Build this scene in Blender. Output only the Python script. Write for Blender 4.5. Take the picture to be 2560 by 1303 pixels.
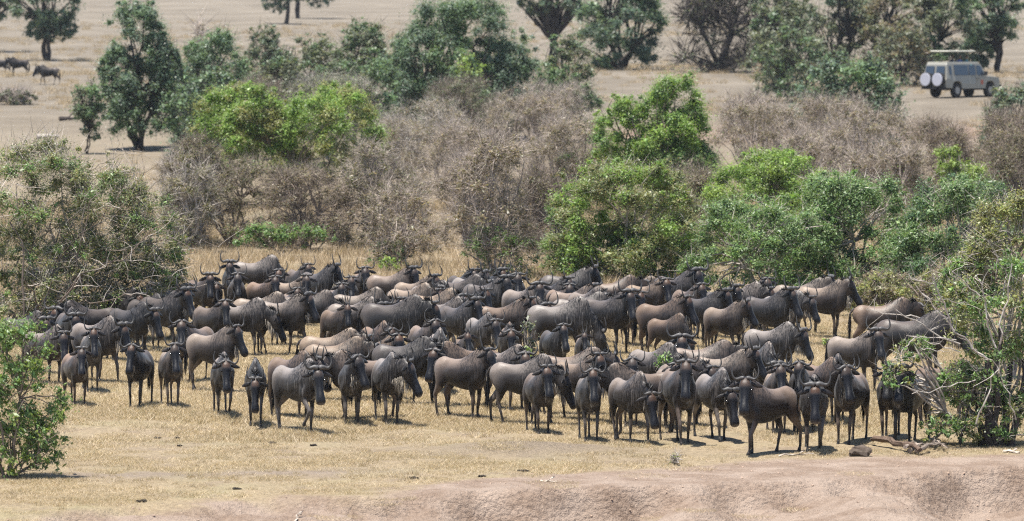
import bpy, math, random
import numpy as np
from mathutils import Vector, Matrix

S = bpy.context.scene
for o in list(bpy.data.objects):
    bpy.data.objects.remove(o, do_unlink=True)

# ------------------------------------------------------------------ camera
FPX, CX, CY, HOR, CAMH = 11040.0, 1280.0, 651.5, 99.0, 7.4
PITCH = math.atan((CY - HOR) / FPX)
cam_d = bpy.data.cameras.new('camera')
cam = bpy.data.objects.new('camera', cam_d)
S.collection.objects.link(cam)
cam.location = (0, 0, CAMH)
cam.rotation_euler = (math.pi / 2 - PITCH, 0, 0)
cam_d.sensor_width = 36.0
cam_d.lens = FPX / 2560.0 * 36.0
cam_d.clip_start = 1.0
cam_d.clip_end = 6000.0
cam_d.dof.use_dof = True
cam_d.dof.focus_distance = 91.0
cam_d.dof.aperture_fstop = 2.3
S.camera = cam

# ------------------------------------------------------------------ world, sun, exposure
SUN_EL, SUN_AZ = math.radians(76.0), math.radians(-128.0)   # azimuth measured from +Y (away) clockwise: sun stands high to the left, on the viewer's side of the herd
sun_dir = Vector((math.sin(SUN_AZ) * math.cos(SUN_EL), math.cos(SUN_AZ) * math.cos(SUN_EL), math.sin(SUN_EL)))
W = bpy.data.worlds.new('World'); S.world = W; W.use_nodes = True
nt = W.node_tree; nt.nodes.clear()
sky = nt.nodes.new('ShaderNodeTexSky'); sky.sky_type = 'NISHITA'; sky.sun_disc = False
sky.sun_elevation = SUN_EL; sky.sun_rotation = SUN_AZ; sky.altitude = 1500; sky.air_density = 1.0; sky.dust_density = 1.5
bg = nt.nodes.new('ShaderNodeBackground'); bg.inputs['Strength'].default_value = 0.10
wo = nt.nodes.new('ShaderNodeOutputWorld')
nt.links.new(sky.outputs[0], bg.inputs[0]); nt.links.new(bg.outputs[0], wo.inputs[0])
sl = bpy.data.lights.new('sun', 'SUN'); sl.energy = 5.0; sl.angle = math.radians(0.53); sl.color = (1.0, 0.955, 0.88)
sun = bpy.data.objects.new('sun', sl); S.collection.objects.link(sun)
sun.rotation_euler = sun_dir.to_track_quat('Z', 'Y').to_euler()
S.view_settings.view_transform = 'Standard'; S.view_settings.look = 'None'
S.view_settings.exposure = 1.0; S.view_settings.gamma = 1.0; S.view_settings.use_curve_mapping = False
cy = S.cycles
cy.use_denoising = False; cy.filter_width = 1.15; cy.pixel_filter_type = 'BLACKMAN_HARRIS'; cy.max_bounces = 5; cy.diffuse_bounces = 2; cy.glossy_bounces = 2
cy.transmission_bounces = 4; cy.volume_bounces = 0; cy.transparent_max_bounces = 8
cy.caustics_reflective = False; cy.caustics_refractive = False; cy.sample_clamp_indirect = 6

# ------------------------------------------------------------------ helpers
COL = S.collection
def smooth(a, b, x):
    t = np.clip((np.asarray(x, float) - a) / (b - a), 0, 1); return t * t * (3 - 2 * t)
def _hash(ix, iy, seed):
    h = (ix.astype(np.int64) * 374761393 + iy.astype(np.int64) * 668265263 + seed * 1442695041) & 0x7fffffff
    h = ((h ^ (h >> 13)) * 1274126177) & 0x7fffffff
    return ((h ^ (h >> 16)) & 0xffff) / 65535.0
def vnoise(x, y, seed=0):
    x = np.asarray(x, float); y = np.asarray(y, float)
    ix = np.floor(x); iy = np.floor(y); fx = x - ix; fy = y - iy
    fx = fx * fx * (3 - 2 * fx); fy = fy * fy * (3 - 2 * fy)
    a = _hash(ix, iy, seed); b = _hash(ix + 1, iy, seed); c = _hash(ix, iy + 1, seed); d = _hash(ix + 1, iy + 1, seed)
    return (a * (1 - fx) + b * fx) * (1 - fy) + (c * (1 - fx) + d * fx) * fy
def fbm(x, y, sc, seed=0, octv=4):
    v = 0; amp = 0.5; tot = 0
    for k in range(octv):
        v = v + amp * vnoise(np.asarray(x) * sc, np.asarray(y) * sc, seed + k * 17); tot += amp; amp *= 0.5; sc *= 2.03
    return v / tot
def tag(o, label=None, cat=None, group=None, kind=None):
    if label: o['label'] = label
    if cat: o['category'] = cat
    if group: o['group'] = group
    if kind: o['kind'] = kind
    return o
def link(name, me, mat=None, parent=None):
    o = bpy.data.objects.new(name, me); COL.objects.link(o)
    if mat is not None and me is not None and not me.materials: me.materials.append(mat)
    if parent is not None: o.parent = parent
    return o
def empty(name, loc, rz=0.0):
    o = bpy.data.objects.new(name, None); COL.objects.link(o)
    o.location = loc; o.rotation_euler = (0, 0, rz); o.empty_display_size = 0.2
    return o
def mesh_np(name, V, faces, attrs=None, smoothf=False):
    """V (n,3); faces: list of int arrays (m,k); attrs {name: (n,4) or (n,)}"""
    me = bpy.data.meshes.new(name)
    V = np.asarray(V, np.float32)
    me.vertices.add(len(V)); me.vertices.foreach_set('co', V.ravel())
    faces = [np.asarray(f, np.int32) for f in faces if len(f)]
    nl = sum(f.size for f in faces); nf = sum(len(f) for f in faces)
    me.loops.add(nl); me.polygons.add(nf)
    me.loops.foreach_set('vertex_index', np.concatenate([f.ravel() for f in faces]))
    ls = []; st = 0
    for f in faces:
        ls.append(st + np.arange(len(f)) * f.shape[1]); st += f.size
    me.polygons.foreach_set('loop_start', np.concatenate(ls).astype(np.int32))
    if smoothf: me.polygons.foreach_set('use_smooth', np.ones(nf, bool))
    else: me.polygons.foreach_set('use_smooth', np.zeros(nf, bool))
    if attrs:
        for k, a in attrs.items():
            a = np.asarray(a, np.float32)
            if a.ndim == 2:
                at = me.attributes.new(k, 'FLOAT_COLOR', 'POINT'); at.data.foreach_set('color', a.ravel())
            else:
                at = me.attributes.new(k, 'FLOAT', 'POINT'); at.data.foreach_set('value', a)
    me.update(calc_edges=True)
    return me
class Buf:
    def __init__(s): s.V = []; s.F = {}; s.C = []; s.n = 0
    def add(s, V, F, col=(1, 1, 1)):
        V = np.asarray(V, float); s.V.append(V)
        for f in F:
            f = np.asarray(f)
            if len(f): s.F.setdefault(f.shape[1], []).append(f + s.n)
        c = np.asarray(col, float)
        if c.ndim == 1: c = np.tile(c, (len(V), 1))
        s.C.append(c); s.n += len(V)
    def tube(s, P, R, k=5, col=(1, 1, 1), cap=True, flat=1.0):
        P = np.asarray(P, float); R = np.asarray(R, float); n = len(P)
        T = np.gradient(P, axis=0); T /= np.linalg.norm(T, axis=1)[:, None] + 1e-9
        ref = np.array([0, 0, 1.0]) if abs(T[0, 2]) < 0.8 else np.array([1.0, 0, 0])
        A = np.cross(T, ref); A /= np.linalg.norm(A, axis=1)[:, None] + 1e-9; B = np.cross(T, A)
        an = np.arange(k) / k * 2 * math.pi
        V = (P[:, None, :] + R[:, None, None] * (np.cos(an)[None, :, None] * A[:, None, :] + flat * np.sin(an)[None, :, None] * B[:, None, :])).reshape(-1, 3)
        i = np.arange(n - 1)[:, None] * k; j = np.arange(k)[None, :]; j2 = (j + 1) % k
        Q = np.stack([i + j, i + j2, i + k + j2, i + k + j], -1).reshape(-1, 4)
        F = [Q]
        if cap and k > 2: F.append(np.array([[*range(k)][::-1]])); F.append(np.array([[(n - 1) * k + q for q in range(k)]]))
        s.add(V, F, col)
    def box(s, c, d, col=(1, 1, 1), rot=None):
        x, y, z = np.asarray(d, float) / 2
        V = np.array([[a * x, b * y, e * z] for a in (-1, 1) for b in (-1, 1) for e in (-1, 1)])
        if rot is not None: V = V @ np.asarray(rot).T
        s.add(V + np.asarray(c, float), [np.array([[0, 1, 3, 2], [4, 6, 7, 5], [0, 4, 5, 1], [2, 3, 7, 6], [0, 2, 6, 4], [1, 5, 7, 3]])], col)
    def mesh(s, name, smoothf=False):
        V = np.concatenate(s.V); C = np.concatenate(s.C)
        if C.shape[1] == 3: C = np.hstack([C, np.ones((len(C), 1))])
        return mesh_np(name, V, [np.concatenate(v) for v in s.F.values()], {'Col': C}, smoothf)

Fv = np.array([0, math.cos(PITCH), -math.sin(PITCH)]); Uv = np.array([0, math.sin(PITCH), math.cos(PITCH)])
def ray(px, py): return Fv + (px - CX) / FPX * np.array([1., 0, 0]) + (CY - py) / FPX * Uv
def at_y(px, py, Y):
    d = ray(px, py); return np.array([0, 0, CAMH]) + d * (Y / d[1])

# ------------------------------------------------------------------ terrain height
PROF = np.array([(-200, 6.5), (-40, 6.0), (4, 5.8), (12, 3.5), (28, -3.5), (40, -3.9), (52, -3.0), (60, -1.9), (64, -1.2), (67.0, -0.35), (69, 0.0),
                 (80, 0.0), (112, 0.0), (147, 0.3), (184, 1.0), (221, 2.0), (263, 4.0), (335, 5.6), (442, 8.5), (552, 12.0), (736, 18.0), (1200, 30), (2000, 45), (6000, 60)])
LIP = np.array([(-40, 60), (-12, 66.8), (-7.3, 69.0), (-5.4, 70.2), (-3.4, 70.9), (-1.8, 71.7), (0.2, 72.1), (2.0, 72.9), (4.2, 74.2), (5.8, 74.9), (7.2, 75.8), (8.9, 77), (14, 80), (40, 92)])
DIRT = np.array([(-40, 60), (-12, 66.2), (-6.7, 68.9), (-4.3, 70.6), (-2.5, 71.8), (-.5, 73.4), (1.5, 75.3), (3.6, 76.9), (6.5, 78.1), (9, 79.1), (14, 81), (40, 92)])
def lip_y(x): return np.interp(x, LIP[:, 0], LIP[:, 1])
def H(x, y, fine=True):
    x = np.asarray(x, float); y = np.asarray(y, float)
    z = np.interp(y, PROF[:, 0], PROF[:, 1])
    nearm = smooth(60, 64, y) * (1 - smooth(110, 130, y))
    z = z + 0.14 * (fbm(x, y, 0.11, 3) - 0.5) * nearm + (fbm(x, y, 0.02, 5) - 0.5) * 2.0 * smooth(140, 260, y)
    # eroded bank
    ly = lip_y(x) + (fbm(x, y * 0 + 3.3, 0.5, 9, 4) - 0.5) * 1.5
    d = ly - y
    A = (0.20 + 0.62 * smooth(0.30, 0.72, fbm(x, y * 0 + 7.7, 0.33, 21, 3))) * (0.25 + 0.75 * smooth(-6.5, -2.0, x))
    wid = 0.25 + 1.2 * fbm(x, y * 0, 0.8, 33, 3)
    z = z - A * smooth(0, 1, d / wid) * (y > 55)
    below = smooth(0, 0.5, d) * (y > 60)
    if fine:
        z = z + below * (fbm(x, y, 1.5, 41, 6) - 0.5) * 0.30 + below * (np.abs(fbm(x, y, 3.4, 43, 5) - 0.5)) * -0.26
        z = z - below * 0.10 * smooth(0.52, 0.75, fbm(x * 1.6, y * 0.8, 1.0, 47, 3))
        z = z + nearm * (fbm(x, y, 1.9, 51, 3) - 0.5) * 0.05
    # litter mound
    z = z + 0.16 * np.exp(-((x - 0.2) / 1.7) ** 2 - ((y - 79.3) / 1.1) ** 2)
    return z
def Hs(x, y): return float(H(np.array([x]), np.array([y]))[0])
def ground_px(px, py):
    d = ray(px, py); lo, hi = 58.0, 1500.0
    ys = np.concatenate([np.arange(62, 130, .25), np.arange(130, 400, 1.0), np.arange(400, 1500, 8.)])
    P = np.array([0, 0, CAMH]) + d[None] * (ys / d[1])[:, None]
    g = H(P[:, 0], P[:, 1], False)
    i = int(np.argmax(P[:, 2] < g)) if (P[:, 2] < g).any() else len(ys) - 1
    y = ys[i]
    if i > 0:
        a0 = P[i - 1, 2] - g[i - 1]; a1 = P[i, 2] - g[i]; y = ys[i - 1] + (ys[i] - ys[i - 1]) * a0 / (a0 - a1 + 1e-9)
    x = (d * (y / d[1]))[0]
    return np.array([x, y, Hs(x, y)])

# ------------------------------------------------------------------ materials
def new_mat(name):
    m = bpy.data.materials.new(name); m.use_nodes = True; t = m.node_tree; t.nodes.clear()
    return m, t, t.nodes.new('ShaderNodeOutputMaterial')
def N(t, ty, **kw):
    n = t.nodes.new(ty)
    for k, v in kw.items():
        if k.startswith('i_'): n.inputs[k[2:].replace('_', ' ')].default_value = v
        else: setattr(n, k, v)
    return n
def L(t, a, b): t.links.new(a, b)
def mixc(t, fac, a, b, mode='MIX'):
    n = t.nodes.new('ShaderNodeMix'); n.data_type = 'RGBA'; n.blend_type = mode
    for s, v in ((n.inputs[0], fac), (n.inputs[6], a), (n.inputs[7], b)):
        if hasattr(v, 'is_output') or isinstance(v, bpy.types.NodeSocket): t.links.new(v, s)
        elif isinstance(v, (int, float)): s.default_value = v
        else: s.default_value = (*v, 1) if len(v) == 3 else v
    return n.outputs[2]
def math_n(t, op, a, b=None, clamp=False):
    n = t.nodes.new('ShaderNodeMath'); n.operation = op; n.use_clamp = clamp
    for s, v in zip(n.inputs, (a, b)):
        if v is None: continue
        if isinstance(v, bpy.types.NodeSocket): t.links.new(v, s)
        else: s.default_value = v
    return n.outputs[0]
def noise_n(t, scale, detail=3, vec=None, rough=0.55, dist=0.0):
    n = t.nodes.new('ShaderNodeTexNoise'); n.inputs['Scale'].default_value = scale; n.inputs['Detail'].default_value = detail
    n.inputs['Roughness'].default_value = rough; n.inputs['Distortion'].default_value = dist
    if vec is not None: t.links.new(vec, n.inputs['Vector'])
    return n.outputs['Fac']
def ramp(t, fac, stops):
    n = t.nodes.new('ShaderNodeValToRGB'); e = n.color_ramp.elements
    while len(e) < len(stops): e.new(0.5)
    for q, (p, c) in zip(e, stops):
        q.position = p; q.color = (c, c, c, 1) if isinstance(c, (int, float)) else (*c, 1)
    t.links.new(fac, n.inputs[0]); return n.outputs[0]
def remap(t, v, a, b, c=0.0, d=1.0):
    n = t.nodes.new('ShaderNodeMapRange'); n.inputs[1].default_value = a; n.inputs[2].default_value = b
    n.inputs[3].default_value = c; n.inputs[4].default_value = d; t.links.new(v, n.inputs[0]); return n.outputs[0]
def mapping(t, vec, scale):
    n = t.nodes.new('ShaderNodeMapping'); n.inputs['Scale'].default_value = scale; t.links.new(vec, n.inputs['Vector']); return n.outputs[0]

def simple_mat(name, col, rough=0.7, metal=0.0, noise_sc=20.0, var=0.2, spec=0.3):
    m, t, out = new_mat(name)
    tc = N(t, 'ShaderNodeTexCoord')
    f = noise_n(t, noise_sc, 4, tc.outputs['Object'])
    b = N(t, 'ShaderNodeBsdfPrincipled'); b.inputs['Roughness'].default_value = rough; b.inputs['Metallic'].default_value = metal
    b.inputs['Specular IOR Level'].default_value = spec
    c = mixc(t, f, tuple(v * (1 - var) for v in col), tuple(min(1, v * (1 + var)) for v in col))
    L(t, c, b.inputs['Base Color']); L(t, b.outputs[0], out.inputs[0]); return m
def attr_mat(name, rough=0.7, transl=0.0, spec=0.25, rnd=0.0, nsc=None, nvar=0.25):
    """colour from the vertex attribute Col; leaves let some light through"""
    m, t, out = new_mat(name)
    a = N(t, 'ShaderNodeAttribute', attribute_name='Col'); c = a.outputs['Color']
    if rnd:
        oi = N(t, 'ShaderNodeObjectInfo'); v = remap(t, oi.outputs['Random'], 0, 1, 1 - rnd, 1 + rnd)
        hs = N(t, 'ShaderNodeHueSaturation'); L(t, v, hs.inputs['Value']); L(t, c, hs.inputs['Color']); c = hs.outputs[0]
    if nsc:
        tc = N(t, 'ShaderNodeTexCoord'); f = noise_n(t, nsc, 4, tc.outputs['Object'])
        hs = N(t, 'ShaderNodeHueSaturation'); L(t, remap(t, f, .25, .75, 1 - nvar, 1 + nvar), hs.inputs['Value']); L(t, c, hs.inputs['Color']); c = hs.outputs[0]
    b = N(t, 'ShaderNodeBsdfPrincipled'); b.inputs['Roughness'].default_value = rough; b.inputs['Specular IOR Level'].default_value = spec
    L(t, c, b.inputs['Base Color'])
    if transl:
        tr = N(t, 'ShaderNodeBsdfTranslucent'); L(t, mixc(t, 1.0, c, (1.25, 1.2, 0.7), 'MULTIPLY'), tr.inputs[0])
        mx = N(t, 'ShaderNodeMixShader'); mx.inputs[0].default_value = transl
        L(t, b.outputs[0], mx.inputs[1]); L(t, tr.outputs[0], mx.inputs[2]); L(t, mx.outputs[0], out.inputs[0])
    else: L(t, b.outputs[0], out.inputs[0])
    return m
M_leaf = attr_mat('leaf', 0.42, 0.40, 0.45)
M_twig = attr_mat('bark_and_twig', 0.85, 0, 0.1, nsc=9.0, nvar=0.35)
M_grass = attr_mat('dry_grass_blade', 0.8, 0.2, 0.1, rnd=0.16)
M_hair = attr_mat('coarse_hair', 0.55, 0.0, 0.3, rnd=0.15)
M_horn = attr_mat('horn', 0.48, 0.0, 0.35, nsc=30, nvar=0.3)

# ------------------------------------------------------------------ ground
def build_ground():
    ys = np.concatenate([np.arange(-180, 56, 8.), np.arange(56, 66, .4), np.arange(66, 82, .065), np.arange(82, 128, .28), np.arange(128, 300, 1.3),
                         np.geomspace(300, 4500, 60)])
    ni = 205
    c = np.linspace(-1, 1, ni); k = np.arange(1, 13) / 12.0
    wid = np.maximum(13.5, 0.155 * ys)
    cols = []
    for y, w in zip(ys, wid):
        ext = w + (3500 - w) * k ** 3
        cols.append(np.concatenate([-ext[::-1], c * w, ext]))
    X = np.array(cols); nc = X.shape[1]; Y = np.repeat(ys[:, None], nc, 1)
    Z = H(X, Y)
    V = np.stack([X, Y, Z], -1).reshape(-1, 3)
    i = np.arange(len(ys) - 1)[:, None] * nc; j = np.arange(nc - 1)[None]
    Q = np.stack([i + j, i + j + 1, i + nc + j + 1, i + nc + j], -1).reshape(-1, 4)
    x = V[:, 0]; y = V[:, 1]
    dy = np.interp(x, DIRT[:, 0], DIRT[:, 1]) + (fbm(x, y, 0.45, 61) - .5) * 2.6 + (fbm(x, y, 2.0, 63) - .5) * 0.8
    dirt = 1 - smooth(-0.5, 0.5, y - dy)
    path = np.exp(-((y - (75.0 + 0.10 * (x + 5) + (fbm(x, y, .3, 71) - .5) * 1.2)) / 0.62) ** 2) * smooth(-9.5, -7.2, x) * (1 - smooth(-3.4, -0.6, x)) * 0.85
    litter = np.exp(-((x - 0.3) / 2.1) ** 2 - ((y - 79.1) / 1.3) ** 2) * 0.9
    red = np.exp(-((y - (232 + 0.35 * (x - 12) + (fbm(x, y, .05, 81) - .5) * 10)) / 7.0) ** 2) * smooth(0, 8, x) * 0.9
    me = mesh_np('ground', V, [Q], {'mask': np.stack([dirt, path, litter, red], 1)}, True)
    m, t, out = new_mat('savanna_ground')
    tc = N(t, 'ShaderNodeTexCoord'); P = tc.outputs['Object']
    at = N(t, 'ShaderNodeAttribute', attribute_name='mask'); sp = N(t, 'ShaderNodeSeparateColor'); L(t, at.outputs['Color'], sp.inputs[0])
    n1 = noise_n(t, 0.5, 5, P); n2 = noise_n(t, 9.0, 5, P, 0.65); n3 = noise_n(t, 46.0, 3, P, 0.6); n4 = noise_n(t, 0.045, 4, P)
    straw = mixc(t, ramp(t, n2, [(.30, 0), (.70, 1)]), (.27, .205, .125), (.46, .365, .235))
    straw = mixc(t, math_n(t, 'MULTIPLY', ramp(t, n1, [(.50, 0), (.66, 1)]), .40), straw, (.32, .30, .165))
    straw = mixc(t, math_n(t, 'MULTIPLY', ramp(t, n3, [(.52, 0), (.66, 1)]), .40), straw, (.15, .11, .07))
    straw = mixc(t, math_n(t, 'MULTIPLY', ramp(t, n4, [(.45, 0), (.6, 1)]), .35), straw, (.30, .245, .185))
    straw = mixc(t, math_n(t, 'MULTIPLY', ramp(t, noise_n(t, .85, 6, P, .65, .5), [(.52, 0), (.63, 1)]), .6), straw, mixc(t, n3, (.21, .155, .112), (.31, .245, .185)))
    # far plain bleaches to a paler grass
    sx = N(t, 'ShaderNodeSeparateXYZ'); L(t, P, sx.inputs[0])
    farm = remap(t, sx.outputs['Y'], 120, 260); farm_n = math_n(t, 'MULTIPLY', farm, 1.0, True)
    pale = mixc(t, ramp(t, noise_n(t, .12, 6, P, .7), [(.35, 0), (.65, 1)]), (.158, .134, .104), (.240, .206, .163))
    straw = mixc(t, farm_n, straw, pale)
    dirtc = mixc(t, ramp(t, n2, [(.3, 0), (.7, 1)]), (.225, .160, .118), (.340, .256, .197))
    dirtc = mixc(t, ramp(t, noise_n(t, 1.1, 5, P, .6), [(.42, 0), (.62, 1)]), dirtc, (.375, .292, .232))
    dirtc = mixc(t, math_n(t, 'MULTIPLY', ramp(t, n3, [(.56, 0), (.68, 1)]), .55), dirtc, (.165, .115, .085))
    grey = mixc(t, n2, (.20, .155, .122), (.34, .275, .215))
    litt = mixc(t, ramp(t, n3, [(.38, 0), (.62, 1)]), (.095, .075, .058), (.36, .29, .215))
    redc = mixc(t, n2, (.24, .165, .12), (.32, .23, .18))
    c = mixc(t, sp.outputs['Green'], straw, grey); c = mixc(t, sp.outputs['Blue'], c, litt)
    c = mixc(t, sp.outputs['Red'], c, dirtc); c = mixc(t, at.outputs['Alpha'], c, redc)
    b = N(t, 'ShaderNodeBsdfPrincipled'); b.inputs['Roughness'].default_value = 0.95; b.inputs['Specular IOR Level'].default_value = 0.1
    L(t, c, b.inputs['Base Color'])
    bp = N(t, 'ShaderNodeBump'); bp.inputs['Strength'].default_value = 1.0; bp.inputs['Distance'].default_value = 0.07
    vo = N(t, 'ShaderNodeTexVoronoi'); vo.inputs['Scale'].default_value = 11.0; L(t, P, vo.inputs['Vector']); cr = noise_n(t, 2.6, 9, P, .72, .6)
    hsum = math_n(t, 'ADD', n2, math_n(t, 'MULTIPLY', n3, .6)); hsum = math_n(t, 'ADD', hsum, math_n(t, 'MULTIPLY', cr, 1.4)); hsum = math_n(t, 'ADD', hsum, math_n(t, 'MULTIPLY', vo.outputs['Distance'], -.5)); L(t, hsum, bp.inputs['Height']); L(t, bp.outputs[0], b.inputs['Normal'])
    L(t, b.outputs[0], out.inputs[0])
    o = link('ground', me, m); tag(o, 'dry straw plain with a bare pinkish earth bank along its near edge', 'ground', kind='structure')
build_ground()

# ------------------------------------------------------------------ dry grass (stuff)
def grass_protos(tag_, n, blades, rad, hmin, hmax, w, cols, lean=0.5):
    col = bpy.data.collections.new('grass_clumps_' + tag_)
    for q in range(n):
        r = np.random.default_rng(100 + q + len(tag_))
        a = r.uniform(0, 2 * math.pi, blades); rr = rad * np.sqrt(r.uniform(0, 1, blades))
        base = np.stack([rr * np.cos(a), rr * np.sin(a), -0.01 + 0 * a], 1)
        h = r.uniform(hmin, hmax, blades) * (0.6 + 0.6 * vnoise(base[:, 0] * 6 + q, base[:, 1] * 6, 5)); da = r.uniform(0, 2 * math.pi, blades)
        ln = r.uniform(0.05, lean, blades) * h * 1.4
        tip = base + np.stack([np.cos(da) * ln, np.sin(da) * ln, h], 1)
        sa = r.uniform(0, math.pi, blades); sd = np.stack([np.cos(sa), np.sin(sa), 0 * sa], 1) * w * r.uniform(.6, 1.4, blades)[:, None] / 2
        V = np.stack([base - sd, base + sd, tip], 1).reshape(-1, 3); F = np.arange(blades * 3).reshape(-1, 3)
        cc = np.asarray(cols)[r.integers(0, len(cols), blades)] * r.uniform(.75, 1.25, (blades, 1))
        C = np.hstack([np.repeat(cc, 3, 0), np.ones((blades * 3, 1))])
        me = mesh_np('clump', V, [F], {'Col': C}); me.materials.append(M_grass)
        col.objects.link(bpy.data.objects.new('clump', me))
    return col
def scatter(name, pts, scl, coll, seed, label):
    r = np.random.default_rng(seed); n = len(pts)
    me = bpy.data.meshes.new(name); me.vertices.add(n); me.vertices.foreach_set('co', np.asarray(pts, np.float32).ravel())
    for k, ty, v in (('rot', 'FLOAT', r.uniform(0, 6.28, n)), ('scl', 'FLOAT', scl)):
        a = me.attributes.new(k, ty, 'POINT'); a.data.foreach_set('value', np.asarray(v, np.float32))
    a = me.attributes.new('idx', 'INT', 'POINT'); a.data.foreach_set('value', r.integers(0, len(coll.objects), n).astype(np.int32))
    o = bpy.data.objects.new(name, me); COL.objects.link(o)
    g = bpy.data.node_groups.new(name + '_scatter', 'GeometryNodeTree')
    g.interface.new_socket('Geometry', in_out='INPUT', socket_type='NodeSocketGeometry'); g.interface.new_socket('Geometry', in_out='OUTPUT', socket_type='NodeSocketGeometry')
    gi = g.nodes.new('NodeGroupInput'); go = g.nodes.new('NodeGroupOutput')
    ip = g.nodes.new('GeometryNodeInstanceOnPoints'); ci = g.nodes.new('GeometryNodeCollectionInfo')
    ci.inputs['Collection'].default_value = coll; ci.inputs['Separate Children'].default_value = True; ci.inputs['Reset Children'].default_value = True
    def na(nm, ty):
        q = g.nodes.new('GeometryNodeInputNamedAttribute'); q.data_type = ty; q.inputs['Name'].default_value = nm; return q.outputs[0]
    cx = g.nodes.new('ShaderNodeCombineXYZ'); g.links.new(na('rot', 'FLOAT'), cx.inputs[2])
    ip.inputs['Pick Instance'].default_value = True
    g.links.new(gi.outputs[0], ip.inputs['Points']); g.links.new(ci.outputs[0], ip.inputs['Instance'])
    g.links.new(na('idx', 'INT'), ip.inputs['Instance Index']); g.links.new(cx.outputs[0], ip.inputs['Rotation']); g.links.new(na('scl', 'FLOAT'), ip.inputs['Scale'])
    g.links.new(ip.outputs[0], go.inputs[0])
    md = o.modifiers.new('scatter', 'NODES'); md.node_group = g
    tag(o, label, 'grass', kind='stuff'); return o
STRAW = [(.46, .36, .225), (.52, .42, .285), (.39, .295, .18), (.57, .48, .35), (.30, .265, .16), (.44, .35, .235), (.25, .19, .125)]
PALE = [(.44, .345, .235), (.39, .30, .20), (.49, .40, .28), (.34, .26, .17)]
def wedge(n, y0, y1, seed, m=0.135):
    r = np.random.default_rng(seed)
    y = np.sqrt(r.uniform(y0 * y0, y1 * y1, n)); x = r.uniform(-1, 1, n) * (m * y + 0.6); return x, y, r
def build_clods():
    col = bpy.data.collections.new('clod_shapes'); mt = simple_mat('dry_clod', (.42, .31, .235), .95, var=.35, noise_sc=30)
    for q in range(5):
        r = np.random.default_rng(300 + q); V, Q, T = loft([((x, 0, .25), (0, 1, 0), (0, 0, 1), w * r.uniform(.7, 1.2), w * r.uniform(.5, 1)) for x, w in ((-.5, .2), (-.25, .42), (.1, .5), (.38, .36), (.52, .12))], 7, 2.2)
        V += r.normal(size=V.shape) * .07; me = mesh_np('clod', V, [Q, T]); me.materials.append(mt); col.objects.link(bpy.data.objects.new('clod', me))
    x, y, r = wedge(5000, 66.5, 82, 8)
    dy = np.interp(x, DIRT[:, 0], DIRT[:, 1]); k = (y < dy + .6) & (fbm(x, y, 1.2, 99) > .42); x, y = x[k], y[k]
    scatter('earth_clod', np.stack([x, y, H(x, y) - .004], 1), .010 + .034 * r.uniform(0, 1, len(x)) ** 4, col, 9, 'crumbled clods of dry earth strewn over the bank'); bpy.data.objects['earth_clod']['category'] = 'earth'
def build_grass():
    ca = grass_protos('short', 8, 560, 0.60, 0.02, 0.075, 0.0075, STRAW, 1.8)
    cb = grass_protos('tall', 6, 80, 0.42, 0.18, 0.46, 0.016, PALE, 0.8)
    x, y, r = wedge(8200, 68.5, 118, 1)
    dy = np.interp(x, DIRT[:, 0], DIRT[:, 1]) + (fbm(x, y, 0.45, 61) - .5) * 2.6
    path = np.exp(-((y - (75.0 + 0.10 * (x + 5))) / 0.6) ** 2) * smooth(-9.5, -7.2, x) * (1 - smooth(-3.4, -.6, x))
    litter = np.exp(-((x - 0.3) / 2.1) ** 2 - ((y - 79.1) / 1.3) ** 2)
    dens = smooth(-0.6, 1.2, y - dy) * (1 - .9 * path) * (1 - .75 * litter) * (0.15 + 0.85 * smooth(.38, .58, fbm(x, y, .45, 91))) + 0.03
    k = r.uniform(0, 1, len(x)) < dens; x, y = x[k], y[k]
    sc = r.uniform(.65, 1.25, len(x)) * (0.7 + 0.55 * smooth(78, 86, y)) * (0.75 + 0.6 * fbm(x, y, .5, 93))
    scatter('dry_grass', np.stack([x, y, H(x, y)], 1), sc, ca, 5, 'short trampled straw grass under and in front of the herd')
    cc = grass_protos('tuft', 6, 60, 0.14, 0.05, 0.16, 0.008, STRAW, 0.9)
    x, y, r = wedge(5200, 69, 118, 4); dy = np.interp(x, DIRT[:, 0], DIRT[:, 1])
    k = (fbm(x, y, .55, 101) > .5) & (y > dy + r.uniform(-.8, 1.5, len(x))); x, y = x[k], y[k]
    scatter('grass_tuft', np.stack([x, y, H(x, y)], 1), r.uniform(.5, 1.2, len(x)) * (.65 + .5 * smooth(77, 84, y)), cc, 15, 'upright straw tufts standing above the trampled grass')
    x, y, r = wedge(7500, 118, 178, 2, .14)
    k = r.uniform(0, 1, len(x)) < 0.25 + .75 * smooth(.35, .6, fbm(x, y, .2, 95)); x, y = x[k], y[k]
    scatter('tall_dry_grass', np.stack([x, y, H(x, y)], 1), r.uniform(.6, 1.15, len(x)), cb, 6, 'taller pinkish straw grass between the herd and the scrub')
    x, y, r = wedge(9000, 178, 460, 3, .14)
    k = r.uniform(0, 1, len(x)) < smooth(.40, .65, fbm(x, y, .06, 97)); x, y = x[k], y[k]
    scatter('far_dry_grass', np.stack([x, y, H(x, y)], 1), r.uniform(.5, 1.1, len(x)), cb, 7, 'sparse pale grass on the far plain behind the scrub')
build_grass()
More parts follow.
